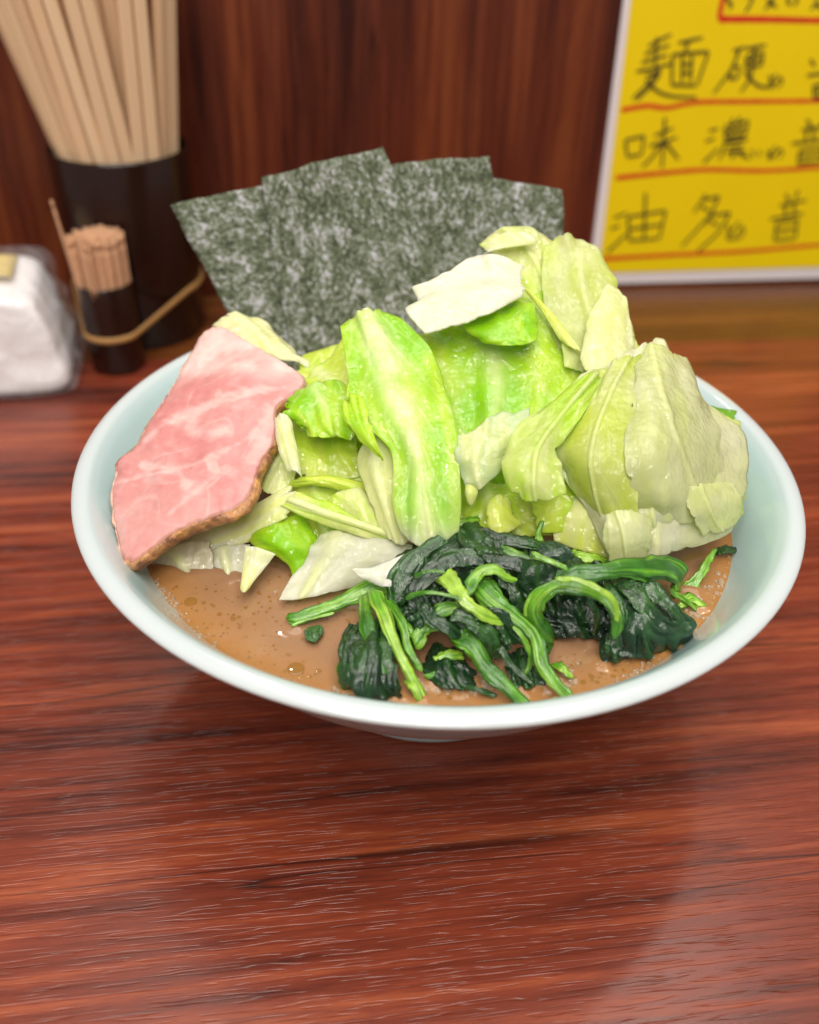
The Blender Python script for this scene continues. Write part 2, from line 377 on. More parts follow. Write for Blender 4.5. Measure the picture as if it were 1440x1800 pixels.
# ------------------------------------------------------------------ cabbage
YB = np.array([(380, .049), (480, .036), (560, .024), (650, .009), (750, -.007), (850, -.020), (950, -.031), (1000, -.036), (1070, -.050)])
def cab(px, py, off=0.0):
    Y = np.interp(py, YB[:, 0], YB[:, 1]) - off * 0.001
    if px > 1120: Y += (px - 1120) / 190.0 * 0.012
    return at_y(px, py, Y)
GREEN = (0.27, 0.63, 0.004); LIME = (0.51, 0.78, 0.040); YEL = (0.67, 0.80, 0.10); PALE = (0.79, 0.85, 0.31); WHITE = (0.80, 0.80, 0.58); CREAM = (0.86, 0.87, 0.45)
CABN = [0]
def cabbage(label, ctrl, c0, c1, rib=None, ribw=0.10, veins=0.5, th=0.9, crinkle=1.0, ruffle=1.0, rnd=0.16, ragged=0.05, res=64, conv=cab, crumple=0.0, bulge=0.5, grow=1.07, white=None, edge=None, name='cabbage_leaf', mat=None, seed=None):
    """ctrl rows run base to tip, columns across; entries (px, py, offset mm towards the viewer)"""
    CABN[0] += 1; sd = seed or CABN[0] * 13
    om = np.mean([p[2] for row in ctrl for p in row])
    mx_, my_ = np.mean([p[0] for row in ctrl for p in row]), np.mean([p[1] for row in ctrl for p in row])
    ctrl = [[(mx_ + (p[0] - mx_) * grow, my_ + (p[1] - my_) * grow, p[2]) for p in row] for row in ctrl]
    G = np.array([[conv(p[0], p[1], om + bulge * (p[2] - om)) for p in row] for row in ctrl])
    s = np.linspace(-1, 1, res); S, T = np.meshgrid(s, s, indexing='ij')
    S2 = S * np.sqrt(1 - rnd * T * T / 2); T2 = T * np.sqrt(1 - rnd * S * S / 2)
    U, W = (S2 + 1) / 2, (T2 + 1) / 2
    ang = np.arctan2(T2, S2); rad = np.maximum(np.abs(S), np.abs(T))
    ring = np.stack([np.cos(ang), np.sin(ang), np.zeros_like(ang) + sd], -1)
    rg = 1 - ragged * (0.7 + fbm(ring, 1.8, sd, 4) * 1.3 + 0.2 * noise(ring, 14, sd + 3)) * rad ** 4
    rgn = random.Random(sd)
    for k in range(6):
        a0 = rgn.uniform(-math.pi, math.pi); dp = rgn.uniform(0.3, 1.6) * ragged * 1.3; wd_ = rgn.uniform(0.03, 0.10)
        da = np.abs((ang - a0 + math.pi) % (2 * math.pi) - math.pi)
        rg = rg - dp * np.exp(-da / wd_) * rad ** 6
    U = 0.5 + (U - 0.5) * rg; W = 0.5 + (W - 0.5) * rg
    P = grid_eval(G, U, W)
    size = np.linalg.norm(P[-1, res // 2] - P[0, res // 2]) + np.linalg.norm(P[res // 2, -1] - P[res // 2, 0])
    n = normals(P)
    e = rad ** 3
    q = P + sd * 0.37
    uw = np.stack([U * 1.6, W * 3.2, np.zeros_like(U) + sd * 1.7], -1)
    fold = 1 - 2 * np.sqrt(noise(uw + 0.35 * np.stack([noise(uw, 1.3, sd + 40)] * 3, -1), 1.0, sd + 41) ** 2 + 0.012)
    d = crinkle * (0.0007 * fold * min(1.0, size / 0.06) + 0.00045 * fbm(q, 60, sd, 2) + 0.00013 * fbm(q, 230, sd + 5, 2))
    d = d + ruffle * e * 0.0012 * min(1.0, size / 0.07) ** 1.6 * (0.8 * np.sin(ang * 3 + 4 * noise(ring, 1.1, sd + 2)) + 0.7 * np.sin(ang * 7 + 5 * noise(ring, 1.3, sd + 6)) + 0.6 * noise(ring, 4, sd + 4))
    if crumple:
        cq = q + 0.004 * np.stack([noise(q, 110, sd + 60 + k) for k in range(3)], -1)
        d = d + crumple * (0.0009 * (1 - 2 * np.sqrt(noise(cq, 70, sd + 51) ** 2 + 0.03)) + 0.0004 * noise(cq, 170, sd + 52))
    vn = np.zeros_like(U); rb = np.zeros_like(U)
    if rib is not None:
        vr = rib[0] + (rib[1] - rib[0]) * U + 0.025 * np.sin(U * 5 + sd)
        wd = ribw * (1.25 - 0.8 * U)
        rb = np.exp(-((W - vr) / wd) ** 2)
        x = np.abs(W - vr)
        qq = U * 1.0 - x * 0.9 + 0.03 * fbm(q, 90, sd + 6, 2)
        ph = np.abs(((qq * 4.2 + sd * .1) % 1.0) - 0.5)
        vn = np.exp(-((0.5 - ph) / 0.055) ** 2) * sstep(0.02, 0.12, x) * (1 - 0.6 * sstep(0.25, 0.6, x))
        # net of fine veins
        vn = np.clip(vn + 0.35 * (np.abs(noise(q, 210, sd + 8)) < 0.05), 0, 1) * veins
        d = d + 0.00035 * rb + 0.00010 * vn
    P = P + n * d[..., None]
    stk = noise(np.stack([U * 2.0, W * 11.0, np.zeros_like(U) + sd], -1), 1.0, sd + 31)
    mixn = np.clip(0.5 + 0.6 * fbm(q, 55, sd + 1, 3) + 0.45 * stk, 0, 1)
    C = lerp(c0, c1, mixn)
    if white is not None:
        C = lerp(C, WHITE, sstep(0, 1, np.clip(white[0] + (white[1] - white[0]) * U + 0.18 * fbm(q, 60, sd + 7, 2), 0, 1)))
    if edge is not None:
        ef = np.clip(rad ** 6 * (0.7 + 0.4 * noise(ring, 3, sd)), 0, 1); C = lerp(C, edge, ef)
    C = lerp(C, np.array(WHITE) * 0.45 + np.array(PALE) * 0.55, np.clip((0.85 if ribw > 0.08 else 0.55) * rb * (0.85 + 0.5 * fbm(q, 120, sd + 30, 2)) + 0.4 * vn, 0, 0.9)) if rib is not None else C
    tk = (th * 0.6 + 1.0 * rb * th) * 0.001 * (1 - 0.6 * rad ** 8)
    V, Fc, CC = solid_grid(P, tk, C)
    o = mesh_obj(name, V, Fc, mat or M_CABBAGE, colors=CC)
    tag(o, label, 'cabbage', 'boiled cabbage leaves heaped in the bowl')
    FOOD.append(V)
    return o

# hidden leaves the heap is made of, well behind the visible ones
cabbage('deep yellow green cabbage leaf inside the heap behind the big ribbed leaf', [[(520, 640, -14), (640, 590, -14), (760, 590, -13), (860, 600, -13)], [(500, 760, -14), (640, 740, -13), (760, 730, -13), (880, 730, -13)], [(470, 880, -12), (600, 880, -12), (740, 880, -12), (880, 880, -12)], [(440, 1000, -10), (600, 1010, -10), (740, 1000, -9), (880, 990, -9)]], LIME, YEL, crinkle=2.0)
cabbage('yellow cabbage leaf deep in the heap behind the pale crinkled leaf', [[(860, 540, -14), (960, 520, -14), (1060, 560, -14), (1120, 620, -14)], [(850, 700, -14), (960, 680, -14), (1080, 690, -14), (1200, 690, -14)], [(820, 840, -13), (960, 830, -13), (1100, 830, -13), (1270, 800, -12)], [(800, 980, -10), (960, 990, -10), (1110, 990, -9), (1270, 940, -9)]], YEL, LIME, crinkle=2.0)
# back of the heap
cabbage('yellow green cabbage leaf at the very top of the heap, curled towards the seaweed', [[(850, 436, -2), (884, 408, 0), (940, 410, 0), (1002, 436, -1)], [(886, 472, 0), (930, 462, 1), (972, 470, 1), (1016, 500, 0)], [(920, 540, 2), (955, 532, 3), (995, 540, 3), (1025, 560, 2)], [(955, 620, 2), (985, 615, 3), (1015, 620, 3), (1045, 625, 2)]], LIME, PALE, rib=(0.35, 0.55), ribw=0.05, ruffle=0.8, th=0.8)
cabbage('small pale folded cabbage flap hanging over the topmost edge of the heap', [[(852, 436, 3), (885, 410, 4), (922, 408, 4)], [(858, 442, 5), (895, 424, 6), (938, 418, 6)], [(850, 446, 4), (890, 436, 6), (945, 430, 5)]], PALE, WHITE, th=0.8, crinkle=0.4, ruffle=0.3, res=40)
cabbage('large pale translucent cabbage leaf standing at the upper right of the heap', [[(960, 436, 3), (1000, 420, 3), (1038, 430, 2), (1062, 470, 0)], [(955, 505, 5), (1005, 492, 6), (1052, 492, 5), (1086, 520, 1)], [(975, 580, 5), (1025, 565, 6), (1075, 556, 5), (1110, 572, 1)], [(990, 655, 4), (1035, 650, 5), (1085, 648, 4), (1116, 625, 0)]], PALE, YEL, rib=(0.5, 0.4), ribw=0.05, crinkle=0.7, crumple=0.4, th=0.6, mat=M_THIN)
cabbage('cream coloured cabbage petal folded down on the right shoulder of the heap', [[(1052, 532, 9), (1068, 504, 9), (1092, 520, 6), (1102, 550, 3)], [(1026, 590, 11), (1060, 578, 13), (1092, 575, 9), (1112, 590, 4)], [(1020, 665, 10), (1056, 672, 12), (1090, 662, 10), (1112, 640, 4)]], CREAM, PALE, crinkle=0.7, ruffle=0.4, rnd=0.5, th=1.0)
cabbage('bright green cabbage leaf in the middle of the heap under the white piece', [[(690, 580, -3), (780, 585, 0), (860, 545, -1), (950, 520, -2)], [(728, 650, 0), (820, 625, 5), (915, 600, 6), (1005, 600, 1)], [(765, 750, 0), (840, 725, 5), (925, 700, 7), (1015, 680, 2)], [(790, 860, -1), (835, 830, 3), (880, 790, 4), (960, 750, 1)], [(795, 950, -3), (840, 930, 0), (890, 890, 0), (960, 840, -2)]], GREEN, LIME, rib=(0.55, 0.35), ribw=0.06, veins=0.55, crinkle=1.3, crumple=0.4, th=1.0, seed=61, bulge=0.25)
cabbage('pale green strip of cabbage rib running down beside the upper right leaf', [[(918, 505, 5), (935, 515, 7), (950, 530, 6)], [(950, 545, 7), (968, 555, 9), (985, 570, 7)], [(985, 600, 6), (1003, 608, 8), (1022, 618, 6)]], PALE, YEL, th=1.4, crinkle=0.4, ruffle=0.3, res=40)
cabbage('glossy green cabbage fold tucked right below the white piece', [[(800, 560, 8), (850, 545, 9), (900, 535, 9), (942, 530, 6)], [(822, 580, 10), (862, 585, 13), (905, 580, 13), (944, 570, 8)], [(850, 596, 9), (880, 606, 12), (915, 606, 12), (944, 600, 8)]], GREEN, LIME, crinkle=1.2, th=0.9)
cabbage('thick white cabbage rib piece lying across the top of the heap', [[(727, 506, 8), (790, 478, 10), (850, 448, 10), (924, 470, 8)], [(736, 528, 10), (800, 500, 11), (862, 488, 11), (912, 494, 10)], [(720, 542, 15), (780, 530, 17), (856, 515, 17), (920, 508, 13)], [(750, 592, 16), (800, 573, 19), (860, 550, 19), (918, 520, 14)]], WHITE, (0.80, 0.77, 0.58), th=2.2, crinkle=0.5, ruffle=0.5, rnd=0.12, ragged=0.035)
# left side
cabbage('pale green cabbage leaf behind the ribbed leaf on the left slope', [[(500, 712, -6), (545, 660, -6), (600, 600, -6), (640, 560, -7)], [(510, 740, -4), (560, 690, -2), (612, 650, -1), (660, 620, -3)], [(520, 770, -5), (575, 740, -3), (625, 720, -2), (680, 700, -4)]], LIME, YEL, rib=(0.4, 0.5), ribw=0.05, crinkle=1.1)
cabbage('translucent yellow green cabbage shell in the hollow on the left', [[(505, 725, 0), (560, 735, -2), (620, 745, -2)], [(508, 780, 3), (570, 785, 1), (630, 795, 0)], [(520, 840, 4), (580, 845, 3), (645, 840, 1)]], YEL, LIME, crinkle=1.0, crumple=0.6, ruffle=0.8, rnd=0.4, th=0.8)
cabbage('small ruffled bright green cabbage leaf touching the roast pork', [[(482, 720, 2), (530, 682, 3), (575, 664, 3), (622, 668, 2)], [(495, 728, 6), (545, 715, 9), (590, 705, 9), (625, 715, 6)], [(532, 748, 7), (560, 752, 10), (592, 752, 10), (618, 755, 6)], [(545, 765, 6), (570, 766, 9), (595, 768, 9), (615, 775, 6)]], LIME, GREEN, rib=(0.4, 0.6), ribw=0.07, crinkle=1.4, ruffle=2.4, ragged=0.14, th=0.8)
cabbage('curled pale cabbage edge standing upright beside the pork slice', [[(484, 735, 6), (495, 728, 8), (512, 740, 7)], [(488, 780, 8), (504, 775, 10), (520, 785, 8)], [(505, 830, 7), (518, 828, 9), (530, 838, 7)]], PALE, WHITE, th=1.0, crinkle=0.6, ruffle=0.8, res=40)
cabbage('light green cabbage leaf half under the right edge of the pork', [[(500, 770, 0), (515, 790, 2), (520, 830, 2)], [(465, 800, 2), (490, 820, 4), (512, 860, 3)], [(435, 850, 3), (465, 865, 5), (500, 890, 4)]], LIME, PALE, rib=(0.3, 0.5), th=1.0, crinkle=0.6)
cabbage('big green cabbage leaf with a broad pale rib down the centre of the heap', [[(603, 580, 10), (630, 562, 12), (662, 548, 12), (705, 570, 6)], [(614, 650, 14), (655, 640, 18), (705, 630, 17), (760, 632, 9)], [(620, 722, 16), (672, 720, 21), (730, 712, 20), (790, 710, 12)], [(688, 790, 16), (712, 796, 21), (750, 798, 20), (800, 796, 12)], [(690, 870, 14), (716, 880, 18), (756, 880, 18), (806, 874, 11)], [(706, 925, 9), (730, 948, 12), (760, 952, 12), (800, 925, 8)]], GREEN, LIME, rib=(0.42, 0.62), ribw=0.16, veins=0.6, crinkle=1.1, ruffle=0.6, rnd=0.05, th=1.0, ragged=0.03, res=76, white=(-0.5, 0.5), bulge=0.2)
cabbage('pointed torn green cabbage flap hanging on the left of the ribbed leaf', [[(600, 700, 16), (618, 690, 19), (640, 700, 20)], [(606, 735, 17), (628, 735, 20), (655, 745, 20)], [(630, 765, 17), (645, 770, 20), (662, 775, 19)], [(664, 800, 16), (670, 803, 17), (674, 806, 16)]], GREEN, LIME, crinkle=1.3, ruffle=1.4, ragged=0.12, th=0.8, res=44, rnd=0.1)
cabbage('pale smooth cabbage leaf showing beside and below the ribbed leaf', [[(652, 765, 8), (675, 752, 10), (700, 760, 9)], [(632, 810, 9), (665, 812, 13), (702, 815, 11)], [(648, 870, 9), (680, 880, 12), (712, 880, 11)], [(668, 935, 7), (698, 952, 9), (728, 945, 8)]], PALE, CREAM, rib=(0.4, 0.5), ribw=0.16, crinkle=0.5, ruffle=0.5, th=1.1)
cabbage('upper yellow green cabbage strip lying across the left foot of the heap', [[(505, 858, 2), (518, 846, 3), (530, 842, 2)], [(570, 855, 4), (575, 845, 6), (585, 840, 4)], [(645, 878, 4), (645, 865, 6), (640, 850, 4)]], YEL, LIME, th=1.2, crinkle=0.8, ruffle=0.8, rnd=0.15)
cabbage('rounded yellow cabbage fold above the strips at the left foot of the heap', [[(575, 880, 6), (600, 862, 8), (635, 858, 7)], [(590, 900, 8), (622, 888, 11), (655, 885, 9)], [(620, 925, 8), (645, 930, 10), (670, 935, 8)]], LIME, PALE, th=0.9, crinkle=1.2, ruffle=1.0)
cabbage('long lower cabbage strip with a white rib at the left foot of the heap', [[(498, 890, 5), (508, 875, 6), (525, 862, 4)], [(560, 918, 9), (568, 898, 11), (580, 885, 8)], [(630, 940, 9), (635, 922, 11), (640, 905, 8)], [(692, 956, 6), (694, 946, 7), (690, 930, 5)]], LIME, PALE, rib=(0.45, 0.5), ribw=0.14, veins=0.2, th=1.3, crinkle=0.7, ruffle=0.8, rnd=0.15)
cabbage('bright green cabbage leaf dipping into the soup on the left', [[(436, 948, 4), (462, 928, 6), (500, 912, 4), (530, 905, 2)], [(455, 965, 7), (490, 955, 10), (525, 945, 8), (552, 940, 4)], [(500, 985, 7), (520, 985, 9), (540, 980, 7), (560, 970, 4)], [(515, 1012, 4), (528, 1015, 5), (540, 1010, 4), (552, 1000, 2)]], LIME, GREEN, crinkle=1.3, th=0.9)
cabbage('thick white cabbage stalk wedge running under the pork slice', [[(275, 976, -2), (285, 968, -2), (295, 958, -4)], [(340, 978, 2), (352, 950, 2), (362, 925, -2)], [(435, 952, 6), (437, 920, 6), (440, 892, 2)], [(512, 905, 9), (517, 880, 10), (514, 852, 6)]], WHITE, PALE, th=4.0, crinkle=0.3, ruffle=0.1, rnd=0.2, white=(0.9, -0.3), edge=None)
cabbage('white pointed cabbage sliver dipping straight down into the soup', [[(430, 960, 8), (455, 965, 10), (484, 975, 9)], [(428, 990, 9), (445, 995, 11), (464, 1000, 10)], [(424, 1034, 9), (429, 1040, 10), (434, 1036, 9)]], WHITE, PALE, th=1.3, crinkle=0.3, ruffle=0.3, rnd=0.05, ragged=0.02, res=40)
cabbage('broad translucent white cabbage piece lying in the soup front left', [[(562, 940, 5), (620, 936, 7), (690, 950, 7), (742, 972, 4)], [(548, 965, 8), (605, 965, 11), (670, 975, 11), (720, 990, 7)], [(525, 1005, 9), (570, 1005, 11), (625, 1005, 11), (690, 1008, 6)], [(493, 1054, 8), (540, 1050, 7), (610, 1035, 4), (670, 1025, 0)]], (0.74, 0.76, 0.50), WHITE, th=1.0, crinkle=0.6, ruffle=0.7, rnd=0.05, ragged=0.03, rib=(0.2, 0.3), ribw=0.1, veins=0.2, mat=M_THIN)
cabbage('small white cabbage sliver tucked against the left of the spinach', [[(620, 1002, 14), (632, 1012, 14), (650, 1022, 12)], [(672, 992, 17), (680, 1008, 18), (688, 1030, 15)], [(742, 958, 14), (740, 972, 15), (732, 1000, 13)]], WHITE, (0.76, 0.78, 0.60), th=1.0, crinkle=0.4, ruffle=0.9, rnd=0.05, ragged=0.04, res=44)
cabbage('white cabbage chunk half sunk in the soup below the pork', [[(258, 972, 4), (320, 955, 5), (374, 950, 5)], [(284, 1002, 5), (330, 996, 6), (374, 990, 6)], [(322, 1028, 1), (350, 1032, 1), (374, 1020, 1)]], (0.74, 0.70, 0.48), (0.66, 0.58, 0.36), th=1.2, crinkle=0.8, crumple=0.3, ruffle=0.4, rnd=0.25, ragged=0.03, res=44, rib=(0.3, 0.5), ribw=0.12)
cabbage('white cabbage chunk in the soup beside the pointed sliver', [[(372, 966, 4), (405, 956, 5), (442, 955, 5)], [(374, 998, 5), (404, 994, 6), (438, 992, 6)], [(384, 1026, 1), (410, 1034, 1), (436, 1028, 1)]], (0.76, 0.76, 0.56), (0.66, 0.66, 0.44), th=1.2, crinkle=0.8, crumple=0.3, ruffle=0.4, rnd=0.3, ragged=0.03, res=44, rib=(0.3, 0.5), ribw=0.12)
cabbage('cream cabbage leaf showing behind the far corner of the pork', [[(372, 572, -18), (405, 548, -19), (455, 560, -19), (500, 600, -19)], [(400, 600, -13), (445, 590, -11), (490, 605, -11), (528, 630, -13)], [(430, 640, -10), (475, 635, -8), (520, 640, -8), (560, 650, -11)]], PALE, CREAM, rib=(0.3, 0.5), ribw=0.12, crinkle=1.1, ruffle=1.2, ragged=0.08, th=1.0)
cabbage('light green cabbage leaf deep behind the strips at the left foot', [[(500, 850, 0), (580, 838, 0), (680, 845, 0)], [(490, 900, 1), (580, 895, 2), (690, 900, 2)], [(500, 960, 1), (590, 965, 2), (700, 960, 2)]], LIME, YEL, crinkle=1.2, crumple=0.5, rib=(0.3, 0.5), ribw=0.05)
# right side
cabbage('small whitish green cabbage cup right of the centre leaf', [[(802, 768, 12), (840, 755, 13), (875, 728, 12), (935, 715, 8)], [(803, 800, 16), (838, 795, 19), (876, 775, 18), (930, 750, 12)], [(812, 838, 15), (840, 835, 18), (868, 812, 17), (912, 780, 12)], [(820, 852, 12), (843, 860, 14), (866, 838, 14), (896, 806, 10)]], (0.56, 0.70, 0.34), PALE, rib=(0.3, 0.4), ribw=0.10, crinkle=1.0, ruffle=0.8, ragged=0.04, th=0.8)
cabbage('tiny translucent cabbage scrap dangling below the whitish cup', [[(816, 846, 13), (828, 850, 15), (838, 850, 13)], [(818, 868, 14), (828, 868, 16), (840, 866, 14)], [(820, 884, 12), (828, 888, 13), (836, 882, 12)]], LIME, PALE, th=0.9, crinkle=0.4, ruffle=0.3, rnd=0.8, res=30)
cabbage('green cabbage leaf in the shade between the cup and the spinach', [[(790, 860, 2), (850, 850, 3), (920, 850, 3), (1000, 840, 2)], [(795, 910, 4), (850, 900, 6), (930, 895, 6), (1010, 890, 4)], [(800, 960, 4), (860, 950, 6), (940, 945, 6), (1030, 940, 4)]], LIME, YEL, crinkle=1.6, rib=(0.3, 0.6), ribw=0.05)
cabbage('pale knobbly cabbage piece just above the spinach heap', [[(858, 882, 8), (876, 870, 9), (894, 872, 8)], [(855, 912, 11), (880, 902, 13), (905, 905, 10)], [(862, 945, 9), (890, 940, 11), (922, 918, 8)]], PALE, YEL, th=1.3, crinkle=1.0, ruffle=0.8, ragged=0.08, res=44, rnd=0.3)
cabbage('large pale yellow crinkled cabbage leaf bulging on the right side', [[(1030, 668, 6), (1090, 640, 8), (1150, 606, 6), (1200, 640, 2)], [(990, 722, 12), (1070, 705, 17), (1155, 690, 17), (1228, 710, 8)], [(980, 795, 14), (1065, 795, 22), (1165, 780, 23), (1292, 752, 9)], [(1015, 860, 14), (1085, 875, 20), (1180, 865, 21), (1300, 835, 9)], [(1050, 920, 11), (1105, 935, 15), (1190, 925, 15), (1290, 890, 8)], [(1078, 975, 7), (1120, 976, 8), (1190, 956, 8), (1268, 925, 5)]], PALE, CREAM, rib=(0.72, 0.45), ribw=0.035, veins=0.25, crinkle=1.4, crumple=0.6, ruffle=0.6, rnd=0.12, th=0.6, ragged=0.05, res=96, bulge=0.35)
cabbage('pale cabbage fold at the left edge of the big crinkled leaf', [[(1050, 662, 12), (1092, 640, 15), (1136, 612, 14)], [(1010, 720, 15), (1062, 706, 20), (1128, 690, 20)], [(984, 790, 16), (1045, 790, 22), (1122, 782, 22)], [(1008, 850, 13), (1058, 862, 18), (1122, 870, 18)], [(1052, 920, 8), (1085, 938, 11), (1128, 945, 12)]], PALE, YEL, rnd=0.25, ragged=0.05, rib=(0.7, 0.3), ribw=0.03, crinkle=0.45, crumple=0.55, ruffle=0.7, th=0.5, mat=M_THIN, veins=0.5, bulge=0.9, res=88)
cabbage('cream cabbage sheet falling over the right half of the big crinkled leaf', [[(1112, 632, 15), (1150, 606, 16), (1196, 622, 12), (1208, 660, 8)], [(1108, 705, 21), (1158, 690, 23), (1214, 692, 18), (1246, 722, 9)], [(1102, 785, 22), (1160, 778, 26), (1226, 772, 20), (1280, 764, 10)], [(1112, 850, 18), (1165, 852, 22), (1226, 845, 18), (1290, 835, 9)], [(1130, 905, 12), (1175, 915, 14), (1228, 905, 13), (1284, 885, 7)]], CREAM, PALE, rnd=0.25, ragged=0.06, rib=(0.3, 0.7), ribw=0.03, crinkle=0.45, crumple=0.55, ruffle=0.7, th=0.5, mat=M_THIN, veins=0.5, bulge=0.9, res=88)
cabbage('pale cabbage sheet spreading at the waterline under the big crinkled leaf', [[(1085, 870, 14), (1150, 872, 17), (1215, 865, 15)], [(1078, 920, 13), (1150, 918, 16), (1232, 910, 13)], [(1075, 975, 6), (1145, 978, 7), (1240, 950, 5)]], PALE, WHITE, rnd=0.15, ragged=0.05, rib=(0.5, 0.5), ribw=0.03, crinkle=0.45, crumple=0.55, ruffle=0.7, th=0.5, mat=M_THIN, veins=0.5, bulge=0.9, res=88)
cabbage('thin yellow cabbage sheet folded along the right side of the big crinkled leaf', [[(1236, 722, 8), (1266, 732, 7), (1296, 746, 4)], [(1240, 790, 13), (1275, 792, 10), (1304, 802, 5)], [(1238, 862, 12), (1275, 858, 9), (1309, 862, 4)], [(1246, 930, 6), (1280, 916, 5), (1309, 898, 2)]], YEL, PALE, crinkle=0.5, crumple=0.7, ruffle=0.6, rnd=0.2, th=0.5, ragged=0.05, rib=(0.6, 0.4), ribw=0.05, mat=M_THIN, veins=0.4, bulge=0.9, res=64)
cabbage('thin veined cabbage leaf with a torn lobe left of the big pale leaf', [[(1028, 656, 15), (1044, 660, 16), (1062, 678, 15)], [(955, 712, 18), (988, 724, 21), (1020, 735, 19)], [(905, 772, 20), (942, 785, 24), (985, 792, 21)], [(886, 815, 20), (935, 835, 25), (990, 828, 22)], [(898, 866, 17), (945, 880, 20), (996, 866, 18)]], PALE, LIME, rib=(0.6, 0.5), ribw=0.05, veins=0.8, crinkle=1.1, ruffle=1.3, ragged=0.07, th=0.6, mat=M_THIN)
cabbage('yellow green cabbage piece between the torn lobe and the spinach', [[(930, 868, 8), (970, 862, 9), (1025, 845, 8)], [(938, 900, 10), (978, 895, 12), (1030, 880, 10)], [(945, 935, 8), (985, 935, 10), (1030, 925, 8)]], YEL, LIME, crinkle=1.0, th=1.0)
cabbage('pale lower cabbage leaf sliding into the soup right of the spinach', [[(1020, 860, 10), (1040, 872, 12), (1060, 895, 11)], [(985, 910, 10), (1030, 915, 13), (1075, 930, 11)], [(970, 950, 7), (1025, 968, 9), (1085, 985, 7)]], PALE, YEL, crinkle=0.6, ruffle=0.6, th=1.0)
cabbage('pale cabbage tip dipping into the soup below the big crinkled leaf', [[(1066, 905, 18), (1100, 898, 21), (1150, 912, 20)], [(1062, 944, 17), (1104, 944, 20), (1146, 950, 17)], [(1070, 985, 10), (1105, 994, 11), (1140, 982, 10)]], PALE, CREAM, crinkle=0.8, crumple=0.6, th=0.5, res=56, ragged=0.07, rnd=0.12, ruffle=0.5, mat=M_THIN, rib=(0.3, 0.5), ribw=0.04)
cabbage('yellow green cabbage leaf low on the right beside the bowl wall', [[(1215, 880, 12), (1250, 840, 11), (1295, 800, 6)], [(1225, 905, 12), (1262, 880, 12), (1306, 850, 7)], [(1232, 938, 6), (1270, 922, 6), (1306, 892, 4)]], YEL, LIME, crinkle=0.9, rib=(0.4, 0.5), ribw=0.06, th=0.9)
cabbage('pale cabbage flap at the waterline on the far right', [[(1200, 862, 22), (1240, 850, 22), (1285, 848, 16)], [(1212, 902, 20), (1252, 892, 20), (1296, 880, 14)], [(1235, 945, 12), (1270, 932, 12), (1304, 908, 8)]], PALE, CREAM, crinkle=0.8, crumple=0.6, th=0.5, res=56, ragged=0.07, rnd=0.12, ruffle=0.5, mat=M_THIN, rib=(0.3, 0.5), ribw=0.04)
cabbage('thin cabbage edge standing behind the big pale leaf at the bowl wall', [[(1225, 715, -2), (1255, 722, 0), (1288, 735, 0)], [(1240, 790, -1), (1270, 790, 0), (1300, 800, -1)], [(1250, 870, -1), (1280, 875, 0), (1308, 885, -1)]], PALE, YEL, crinkle=0.8, th=0.8)
o = cabbage('narrow strip of dark green leaf lying on the right bowl wall', [[(1222, 703, -6), (1224, 710, -5), (1226, 718, -5)], [(1255, 714, -8), (1255, 724, -7), (1255, 732, -7)], [(1294, 722, -10), (1293, 734, -9), (1292, 742, -9)]], (0.10, 0.32, 0.02), (0.2, 0.45, 0.03), crinkle=0.3, ruffle=0.2, th=0.8, rnd=0.05, res=30, name='leaf_strip')
o['category'] = 'leaf'; del o['group']

